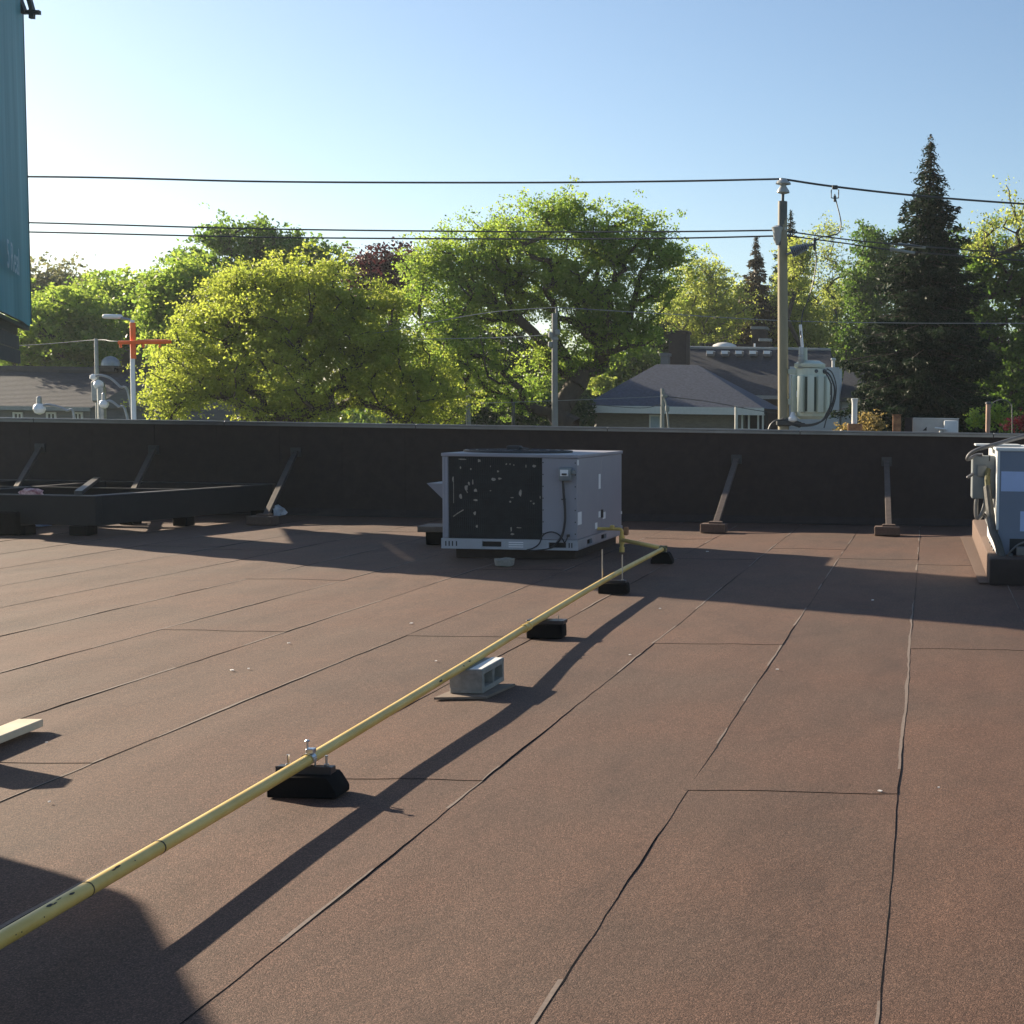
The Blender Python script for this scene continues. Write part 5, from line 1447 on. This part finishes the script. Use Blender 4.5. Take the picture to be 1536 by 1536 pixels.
def tubes_mesh(name, segs, m, parent, sides=5):
    """segs: list of (a, b, ra, rb) joined into one mesh"""
    n = len(segs)
    A = np.array([s[0] for s in segs]); B = np.array([s[1] for s in segs])
    ra = np.array([s[2] for s in segs]); rb = np.array([s[3] for s in segs])
    d = B - A; d /= np.linalg.norm(d, axis=1)[:, None] + 1e-9
    ref = np.where(np.abs(d[:, 2:3]) < 0.9, np.array([[0, 0, 1.0]]), np.array([[1.0, 0, 0]]))
    u = np.cross(d, ref); u /= np.linalg.norm(u, axis=1)[:, None]
    v = np.cross(d, u)
    V = np.empty((n, 2, sides, 3))
    for k in range(sides):
        an = 2 * math.pi * k / sides
        o_ = u * math.cos(an) + v * math.sin(an)
        V[:, 0, k] = A + o_ * ra[:, None]
        V[:, 1, k] = B + o_ * rb[:, None]
    V = V.reshape(-1, 3) - np.array(rootloc(parent))
    F_ = np.empty((n, sides, 4), dtype=np.int32)
    base = np.arange(n) * 2 * sides
    for k in range(sides):
        k2 = (k + 1) % sides
        F_[:, k, 0] = base + k; F_[:, k, 1] = base + k2; F_[:, k, 2] = base + sides + k2; F_[:, k, 3] = base + sides + k
    nf = n * sides
    me = bpy.data.meshes.new(name)
    me.vertices.add(len(V)); me.vertices.foreach_set('co', V.astype(np.float32).ravel())
    me.loops.add(4 * nf); me.loops.foreach_set('vertex_index', F_.ravel())
    me.polygons.add(nf)
    me.polygons.foreach_set('loop_start', np.arange(0, 4 * nf, 4, dtype=np.int32))
    me.polygons.foreach_set('use_smooth', [True] * nf)
    me.materials.append(MATS[m])
    me.update(calc_edges=True)
    o = bpy.data.objects.new(name, me)
    COL.objects.link(o); o.parent = parent
    return o

def clump_points(blobs, n, shell=0.5):
    """blobs: (px, py, rx_px, rz_px, Y, depth factor)"""
    vol = np.array([b[2] * b[3] for b in blobs], float)
    cnt = np.maximum(3, (n * vol / vol.sum()).astype(int))
    out = []
    for b, c in zip(blobs, cnt):
        ctr = np.array(at(b[0], b[1], b[4])); s = mpp(b[4])
        d = RNG.normal(size=(c, 3)); d /= np.linalg.norm(d, axis=1)[:, None]
        r = RNG.uniform(0, 1, c) ** shell
        out.append(ctr + d * r[:, None] * np.array([b[2] * s, b[2] * s * b[5], b[3] * s]))
    return np.concatenate(out)

def skeleton(base, fork_z, pts, r_trunk, lean=(0, 0), wiggle=0.12, up=0.35):
    """branches grown from a trunk to every clump: returns segments"""
    top = np.array([base[0] + lean[0], base[1] + lean[1], fork_z])
    b0 = np.array([base[0], base[1], base[2]])
    N = [b0]; par = [-1]
    for i in range(1, 7):
        t = i / 6
        N.append(b0 + (top - b0) * t + RNG.normal(size=3) * [0.05, 0.05, 0]); par.append(len(N) - 2)
    first = 5
    order = np.argsort(np.linalg.norm((pts - top) * [1, 1, 0.8], axis=1))
    arr = np.array(N)
    for q in order:
        P_ = pts[q]
        cand = arr[first:]
        d = np.linalg.norm(cand - P_, axis=1)
        pen = np.maximum(0, cand[:, 2] - P_[2] + 0.1) * 1.5      # prefer to grow upward
        dt = np.linalg.norm(cand - top, axis=1)
        j = int(np.argmin(d + pen + 0.15 * dt)) + first
        a = arr[j]
        L_ = np.linalg.norm(P_ - a)
        k = 1 if L_ < 0.5 else (2 if L_ < 1.5 else 4)
        last = j
        new = []
        for i in range(1, k + 1):
            t = i / k
            p = a + (P_ - a) * t
            if i < k:
                p = p + RNG.normal(size=3) * wiggle * L_ * 0.35 + np.array([0, 0, up * L_ * t * (1 - t) * -0.6])
            new.append(p); N.append(p); par.append(last); last = len(N) - 1
        arr = np.vstack([arr, new])
    cnt = np.ones(len(N))
    for i in range(len(N) - 1, 0, -1):
        cnt[par[i]] += cnt[i]
    rad = r_trunk * (cnt / cnt[0]) ** 0.46
    rad = np.maximum(rad, 0.006)
    rad[0] *= 1.2
    segs = []
    for i in range(1, len(N)):
        ra = rad[par[i]] if par[i] < first or cnt[i] > 0.4 * cnt[par[i]] else rad[i] * 1.25
        segs.append((arr[par[i]], arr[i], ra, rad[i]))
    return segs, arr

def tree(name, label, blobs, leaf, n_clump, n_leaf, size, cr, base_px, trunk_r, bark='bark', fork=0.0, cat='tree', group=None, shell=0.5,
         flat=0.7, lean=(0, 0), fx=1.0, droop=None, aspect=0.62, base_z=GROUND_Z, show_trunk=True):
    Y = blobs[0][4]
    bp = at(base_px, 620, Y)
    o = thing(name, label, cat, (bp.x, Y, base_z), group)
    pts = clump_points(blobs, n_clump, shell)
    pts = pts[pts[:, 2] > base_z + 0.3]
    segs, arr = skeleton((bp.x, Y, base_z), fork, pts, trunk_r, lean)
    tr = tubes_mesh('trunk', segs, bark, o)
    # leaf sprays: each clump breaks into several tufts with space between them
    nc = len(pts)
    k_t = 10
    toff = RNG.normal(size=(nc, k_t, 3)) * cr * np.array([1, 1, flat])
    tufts = pts[:, None, :] + toff
    per = max(1, int(n_leaf / (nc * k_t)))
    w = RNG.uniform(0.3, 1.7, (nc, k_t))
    idx = np.repeat(np.arange(nc * k_t), np.maximum(1, (w.ravel() * per).astype(int)))
    tf_ = tufts.reshape(-1, 3)
    C = tf_[idx] + RNG.normal(size=(len(idx), 3)) * cr * 0.36 * np.array([1, 1, 0.6])
    tint_c = RNG.uniform(0.15, 0.85, nc)
    tint = np.repeat(tint_c, k_t)[idx] + RNG.normal(size=len(idx)) * 0.2
    leaf_mesh('crown', C, size, tint, leaf, o, droop=droop, aspect=aspect)
    return o

# far wood that reads as one mass along the horizon
def wood():
    n = 44000
    px = RNG.uniform(-300, 1900, n)
    Yd = RNG.uniform(92, 120, n)
    r = np.array([noise.noise(Vector((float(x) * 0.012, 0.3, float(y) * 0.05))) for x, y in zip(px, Yd)])
    X = (px - 1394) / F * Yd
    top = 3.0 + 2.6 * (r + 0.35) + np.where(px < 240, 3.0, 0) + np.where(px > 1230, 3.2, 0)
    z = GROUND_Z + (top - GROUND_Z) * RNG.uniform(0, 1, n) ** 0.5
    C = np.stack([X, Yd, z], 1)
    o = leaf_mesh_top('far_wood', C, 0.75, RNG.uniform(0, 1, n), 'leaf_deep')
    o['kind'] = 'stuff'; o['label'] = 'far line of trees reading as one green mass behind everything'; o['category'] = 'woodland'
def leaf_mesh_top(name, C, size, tint, m):
    tmp = bpy.data.objects.new('tmp', None); COL.objects.link(tmp)
    o = leaf_mesh(name, C, size, tint, m, tmp)
    o.parent = None
    bpy.data.objects.remove(tmp)
    return o
wood()

# left group
tree('broad_tree', 'sparse olive-brown tree tops just right of the banner, behind the others', [(70, 425, 55, 26, 72, 1), (120, 440, 50, 24, 72, 1), (20, 430, 50, 30, 72, 1)], 'leaf_olive', 120, 9000, 0.22, 0.6, 80, 0.3, 'bark_pale', 3.5)
tree('broad_tree', 'mid green tree beside the banner behind the cobra lamp', [(95, 480, 78, 44, 56, .9), (60, 520, 70, 40, 56, .9), (130, 530, 50, 40, 56, .9)], 'leaf_green', 170, 26000, 0.17, 0.42, 100, 0.32, fork=0.5)
tree('broad_tree', 'fresh green tree behind the orange cross pole', [(185, 455, 55, 42, 60, .9), (175, 500, 60, 40, 60, .9)], 'leaf_green', 130, 20000, 0.18, 0.45, 190, 0.3, fork=1.0)
tree('broad_tree', 'bright green tree between the orange pole and the yellow-green tree', [(250, 450, 34, 40, 50, 1), (262, 495, 40, 42, 50, 1), (285, 430, 40, 30, 50, 1)], 'leaf_green', 120, 20000, 0.15, 0.36, 255, 0.25, fork=1.0)
tree('dark_tree', 'dark green tree with open limbs rising behind the yellow-green tree', [(325, 358, 38, 22, 64, .8), (283, 392, 30, 18, 64, .8), (400, 350, 34, 16, 64, .8), (395, 385, 55, 26, 64, .8), (455, 372, 42, 20, 64, .8), (500, 395, 24, 14, 64, .8), (350, 420, 60, 28, 64, .8), (430, 420, 60, 26, 64, .8)], 'leaf_deep', 190, 26000, 0.18, 0.36, 380, 0.4, 'bark', 4.5, shell=0.45)
tree('purple_tree', 'dark purple-leaved tree peeping between the yellow-green and big green trees', [(560, 402, 36, 16, 66, 1), (605, 392, 34, 14, 66, 1), (590, 430, 60, 30, 66, 1)], 'leaf_purple', 90, 12000, 0.18, 0.4, 585, 0.3, fork=3)
# hero: yellow-green maple
tree('maple_tree', 'broad yellow-green tree in spring leaf, nearest the parapet left of centre',
     [(430, 462, 105, 72, 38, .75), (330, 505, 70, 55, 38, .8), (290, 565, 70, 50, 37.5, .8), (255, 600, 40, 34, 37.5, .8), (430, 560, 130, 75, 38, .75), (545, 500, 75, 55, 38.3, .8), (590, 560, 80, 62, 38.3, .8), (640, 600, 60, 50, 38.5, .8), (370, 440, 60, 40, 38.4, .8), (500, 425, 50, 30, 38.4, .8), (560, 455, 40, 26, 38.6, .8)],
     'leaf_yellow', 620, 130000, 0.078, 0.27, 480, 0.26, 'bark', -0.6, shell=0.32)
# hero: big green tree
tree('big_tree', 'tallest big green leafy tree in the centre with dark leaning limbs',
     [(820, 365, 110, 62, 47, .7), (720, 385, 80, 55, 47, .7), (850, 320, 40, 30, 47, .8), (940, 355, 60, 44, 47, .7), (985, 385, 45, 34, 47, .7), (680, 450, 75, 60, 46.5, .7), (900, 440, 90, 66, 47, .7), (800, 450, 90, 50, 48, .6), (940, 500, 55, 40, 47, .7), (850, 530, 60, 40, 48, .6), (690, 540, 80, 46, 46, .7), (770, 590, 55, 24, 47, .6), (650, 395, 36, 30, 46.5, .8), (1000, 430, 26, 26, 47, .8)],
     'leaf_green', 640, 130000, 0.092, 0.31, 878, 0.40, 'bark', 1.2, shell=0.32, lean=(-0.4, 0))
tree('round_tree', 'small dark rounded tree by the chimney, right under the big tree', [(985, 520, 40, 28, 80, 1), (965, 550, 40, 26, 80, 1), (990, 500, 26, 14, 80, 1)], 'leaf_dark', 70, 12000, 0.16, 0.35, 1000, 0.2, fork=0.5)
tree('shrub', 'yellow-gold small shrub left of the hip roof', [(900, 580, 16, 14, 69, 1), (912, 573, 10, 10, 69, 1)], 'leaf_pale', 24, 2600, 0.13, 0.22, 900, 0.08, fork=0, cat='shrub')
# dark hedge in the gap under the big tree
def hedge(name, label, boxes, leaf, n, size):
    o = None
    for (px0, py0, px1, Y, dep) in boxes:
        a, b = at(px0, py0, Y), at(px1, py0, Y)
        if o is None: o = thing(name, label, 'hedge', ((a.x + b.x) / 2, Y, GROUND_Z))
        X = RNG.uniform(a.x, b.x, n); Yy = RNG.uniform(Y, Y + dep, n)
        tp = np.array([a.z + 0.25 * noise.noise(Vector((float(x) * 1.2, float(y), 0))) for x, y in zip(X, Yy)])
        Z = GROUND_Z + (tp - GROUND_Z) * RNG.uniform(0.0, 1, n) ** 0.6
        leaf_mesh('foliage', np.stack([X, Yy, Z], 1), size, RNG.uniform(0, 1, n), leaf, o)
    return o
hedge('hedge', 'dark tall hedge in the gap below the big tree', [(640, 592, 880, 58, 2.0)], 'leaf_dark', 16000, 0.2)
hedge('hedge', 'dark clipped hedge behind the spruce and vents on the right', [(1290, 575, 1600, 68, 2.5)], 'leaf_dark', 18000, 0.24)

# darker trees filling in behind the big tree and the yellow-green tree
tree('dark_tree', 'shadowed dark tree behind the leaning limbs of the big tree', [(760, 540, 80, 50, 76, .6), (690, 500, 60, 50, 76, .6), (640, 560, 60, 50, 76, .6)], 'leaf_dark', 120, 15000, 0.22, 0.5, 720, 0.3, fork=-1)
tree('dark_tree', 'dark green tree filling the gap between the big tree trunk and the hip roof', [(850, 560, 60, 40, 77, .6), (930, 540, 60, 40, 77, .6), (900, 590, 70, 40, 77, .6)], 'leaf_deep', 120, 15000, 0.22, 0.5, 900, 0.3, fork=-1)
tree('broad_tree', 'green tree half hidden behind the left of the yellow-green tree', [(330, 470, 60, 45, 70, .6), (420, 500, 80, 60, 70, .6), (540, 480, 60, 50, 70, .6), (300, 560, 60, 50, 70, .6)], 'leaf_deep', 150, 18000, 0.2, 0.5, 420, 0.3, fork=-1)
tree('broad_tree', 'soft green tree mass far behind the dark-roofed house', [(1040, 470, 50, 40, 96, .6), (1110, 465, 50, 40, 96, .6), (1180, 470, 50, 44, 96, .6), (1250, 470, 50, 50, 96, .6), (1290, 430, 40, 50, 96, .6), (1150, 510, 90, 30, 96, .6)], 'leaf_pale', 230, 26000, 0.22, 0.6, 1150, 0.3, 'bark_pale', fork=1.0)
# middle right
tree('pale_tree', 'pale spring-green airy tree between the big tree and the brown conifer', [(1055, 425, 48, 34, 80, .9), (1030, 470, 50, 30, 80, .9), (1085, 460, 40, 34, 80, .9), (1060, 500, 60, 26, 80, .9)], 'leaf_pale', 160, 19000, 0.15, 0.42, 1065, 0.26, 'bark_pale', 3.0, shell=0.45)
tree('pale_tree', 'soft lime-green tree rising directly behind the pale roof dome', [(1090, 495, 38, 22, 86, 1), (1060, 505, 30, 18, 86, 1)], 'leaf_pale', 60, 9000, 0.16, 0.45, 1080, 0.2, 'bark_pale', 1.5)
tree('willow_tree', 'wispy tall pale tree with thin stems right of the concrete pole', [(1245, 350, 26, 28, 86, .9), (1250, 395, 34, 30, 86, .9), (1235, 430, 30, 26, 86, .9), (1225, 385, 22, 18, 86, .9)], 'leaf_pale', 120, 4600, 0.13, 0.26, 1275, 0.085, 'bark', 2.0, shell=0.5, lean=(-0.5, 0))
tree('willow_tree', 'yellow-green soft tree immediately behind the transformer', [(1195, 480, 34, 34, 83, .8), (1230, 500, 40, 36, 83, .8), (1215, 455, 40, 22, 83, .8), (1250, 535, 40, 26, 83, .8), (1180, 440, 22, 26, 83, .8), (1190, 520, 30, 24, 83, .8)], 'leaf_pale', 170, 19000, 0.12, 0.34, 1225, 0.07, 'bark', 0.0)
tree('willow_tree', 'narrow yellow-green tree top showing just behind the concrete pole', [(1195, 385, 24, 30, 78, 1), (1190, 420, 24, 28, 78, 1)], 'leaf_pale', 60, 5000, 0.15, 0.36, 1195, 0.14, 'bark', 3.5)
tree('maple_tree', 'dense deep green tree left of and behind the tall spruce', [(1310, 372, 32, 30, 80, .8), (1300, 430, 34, 40, 80, .8), (1295, 490, 34, 44, 80, .8), (1295, 545, 30, 40, 80, .8), (1335, 400, 30, 40, 80, .8), (1330, 480, 30, 40, 80, .8), (1320, 590, 30, 30, 80, .8)], 'leaf_mid', 170, 34000, 0.17, 0.42, 1318, 0.26, 'bark', 0.8, shell=0.42)
tree('broad_tree', 'shadowed large tree filling the right edge behind the spruce', [(1500, 400, 50, 44, 62, .8), (1480, 450, 50, 50, 62, .8), (1545, 430, 60, 60, 62, .8), (1510, 520, 70, 60, 62, .8), (1470, 540, 40, 50, 62, .8), (1560, 560, 70, 60, 62, .8), (1455, 395, 26, 40, 62, .8), (1445, 470, 30, 50, 62, .8), (1470, 360, 24, 24, 62, .8), (1500, 600, 60, 30, 62, .8)], 'leaf_mid', 240, 36000, 0.17, 0.40, 1510, 0.36, 'bark', 0.8, shell=0.42)
tree('thin_tree', 'airy light tree with a bare topmost twig at the right edge', [(1525, 320, 22, 20, 58, .9), (1490, 340, 24, 14, 58, .9), (1545, 350, 40, 30, 58, .9), (1512, 285, 5, 14, 58, .9), (1480, 370, 30, 16, 58, .9)], 'leaf_pale', 110, 3600, 0.12, 0.25, 1560, 0.16, 'bark', 4.0, shell=0.5)
# small plants at the parapet
def shrub(label, blobs, leaf, n, size, base_px, cr=0.10, ncl=20):
    return tree('shrub', label, blobs, leaf, ncl, n, size, cr, base_px, 0.03, 'bark', fork=-2.5, cat='shrub')
shrub('tan dry-leaved shrub beside the white flue beyond the parapet', [(1305, 632, 16, 14, 36, .8), (1316, 640, 14, 14, 36, .8), (1262, 643, 10, 8, 36, .8)], 'leaf_tan', 1500, 0.075, 1306, 0.10, 34)
shrub('green bush behind the rusty vent pipe', [(1500, 622, 18, 17, 40, .8), (1465, 628, 14, 14, 40, .8), (1515, 632, 12, 16, 40, .8)], 'leaf_green', 1900, 0.09, 1500, 0.14, 30)
shrub('red-leaved bush at the right edge above the parapet', [(1530, 636, 16, 12, 38, .8), (1545, 632, 16, 14, 38, .8)], 'leaf_red', 1300, 0.08, 1535, 0.11, 24)

# ------------------------------------------------------------------ conifers
def conifer(label, px_top, py_top, py_bot, half_px, Y, leaf, layers, density=1.0, nsz=0.30, shape=0.85, name='spruce_tree', lean_px=0.0):
    tp = at(px_top, py_top, Y)
    s = mpp(Y)
    o = thing(name, label, 'conifer', (tp.x, Y, GROUND_Z))
    ztop = tp.z; zb = at(px_top, py_bot, Y).z
    Hh = ztop - zb
    segs = [(np.array([tp.x, Y, GROUND_Z]), np.array([tp.x, Y, zb]), 0.30, 0.27), (np.array([tp.x, Y, zb]), np.array([tp.x, Y, ztop]), 0.27, 0.02)]
    C = []; T = []; S = []; tint = []
    for i in range(layers):
        f = min(1.0, max(0.004, ((i + 0.3 + RNG.uniform(-0.3, 0.3)) / layers) ** 1.25))     # 0 top .. 1 bottom
        z = ztop - Hh * (f ** 0.92)
        R = half_px * s * (f ** shape) * RNG.uniform(0.86, 1.12) + 0.03
        nb = int(6 + 12 * f)
        a0 = RNG.uniform(0, 6.28)
        for b in range(nb):
            an = a0 + 2 * math.pi * b / nb + RNG.normal() * 0.16
            L_ = R * RNG.uniform(0.55, 1.18)
            d = np.array([math.cos(an), math.sin(an), 0.0])
            n_ = max(4, int(L_ / 0.16 * density))
            ts = (np.arange(n_) + 0.5) / n_
            zz = z + 0.10 - L_ * (0.42 * ts - 0.24 * ts ** 3 * (1 if f < 0.8 else 0.6)) + RNG.normal() * 0.08
            P_ = np.array([tp.x, Y, 0]) + d * (L_ * ts)[:, None]
            P_[:, 2] = zz
            segs.append((P_[0], P_[-1], 0.035 * (1 - 0.5 * f) + 0.01, 0.008))
            side = np.array([-d[1], d[0], 0])
            tn = RNG.uniform(0, 1)
            for q in range(n_):
                wdt = 0.06 + 0.30 * (1.05 - ts[q] ** 3) * min(1.0, L_ * 0.7)
                m_ = int(6 * density * (0.5 + 1.5 * ts[q]) * (0.4 + 0.6 * min(1.0, f * 2.0))) + 1
                off = RNG.normal(size=(m_, 1)) * wdt * side + RNG.normal(size=(m_, 3)) * [0.04, 0.04, 0.03]
                off[:, 2] -= np.abs(RNG.normal(size=m_)) * 0.10
                C.append(P_[q] + off)
                S.append(np.full(m_, nsz * (0.4 + 0.6 * min(1.0, f * 6))))
                T.append(np.sign(off @ side)[:, None] * side * 0.6 + d * 0.8 + np.array([0, 0, -0.35]))
                tint.append(np.full(m_, tn * 0.6) + RNG.uniform(0, 0.4, m_))
    C = np.concatenate(C); T = np.concatenate(T); tint = np.concatenate(tint); nsz = np.concatenate(S)
    tubes_mesh('trunk', segs, 'bark', o)
    leaf_mesh('crown', C, nsz, tint, leaf, o, aspect=0.34, up_bias=0.5, droop=T * 1.6)
    return o
conifer('tall dark spruce dominating the right side', 1396, 212, 628, 126, 48, 'needle_spruce', 42, 1.5, 0.19, 0.72)
conifer('brown-tinged conifer left of the concrete pole', 1134, 358, 540, 66, 84, 'needle_brown', 20, 0.8, 0.34, 1.0)
conifer('dark conifer whose tip shows right behind the concrete pole', 1186, 320, 520, 80, 88, 'needle_spruce', 20, 0.8, 0.34, 1.0)
conifer('small dark conifer tip between the big tree and pale tree', 1004, 418, 540, 52, 90, 'needle_spruce', 15, 0.8, 0.34, 1.0)

# ------------------------------------------------------------------ thin evening haze
hm = bpy.data.materials.new('haze')
hm.use_nodes = True
hn = hm.node_tree.nodes
hn.clear()
ho = hn.new('ShaderNodeOutputMaterial')
hv = hn.new('ShaderNodeVolumePrincipled')
hv.inputs['Color'].default_value = (0.80, 0.90, 1.0, 1)
hv.inputs['Density'].default_value = 0.0003
hv.inputs['Anisotropy'].default_value = 0.4
hm.node_tree.links.new(hv.outputs[0], ho.inputs['Volume'])
MATS['haze'] = hm
mb = MB(); mb.span((-1520, -1220, GROUND_Z - 1.5), (1520, 1820, 14.5))
hz = obj('haze', mb, 'haze', smooth=False)
hz['kind'] = 'stuff'
SC.cycles.volume_bounces = 0
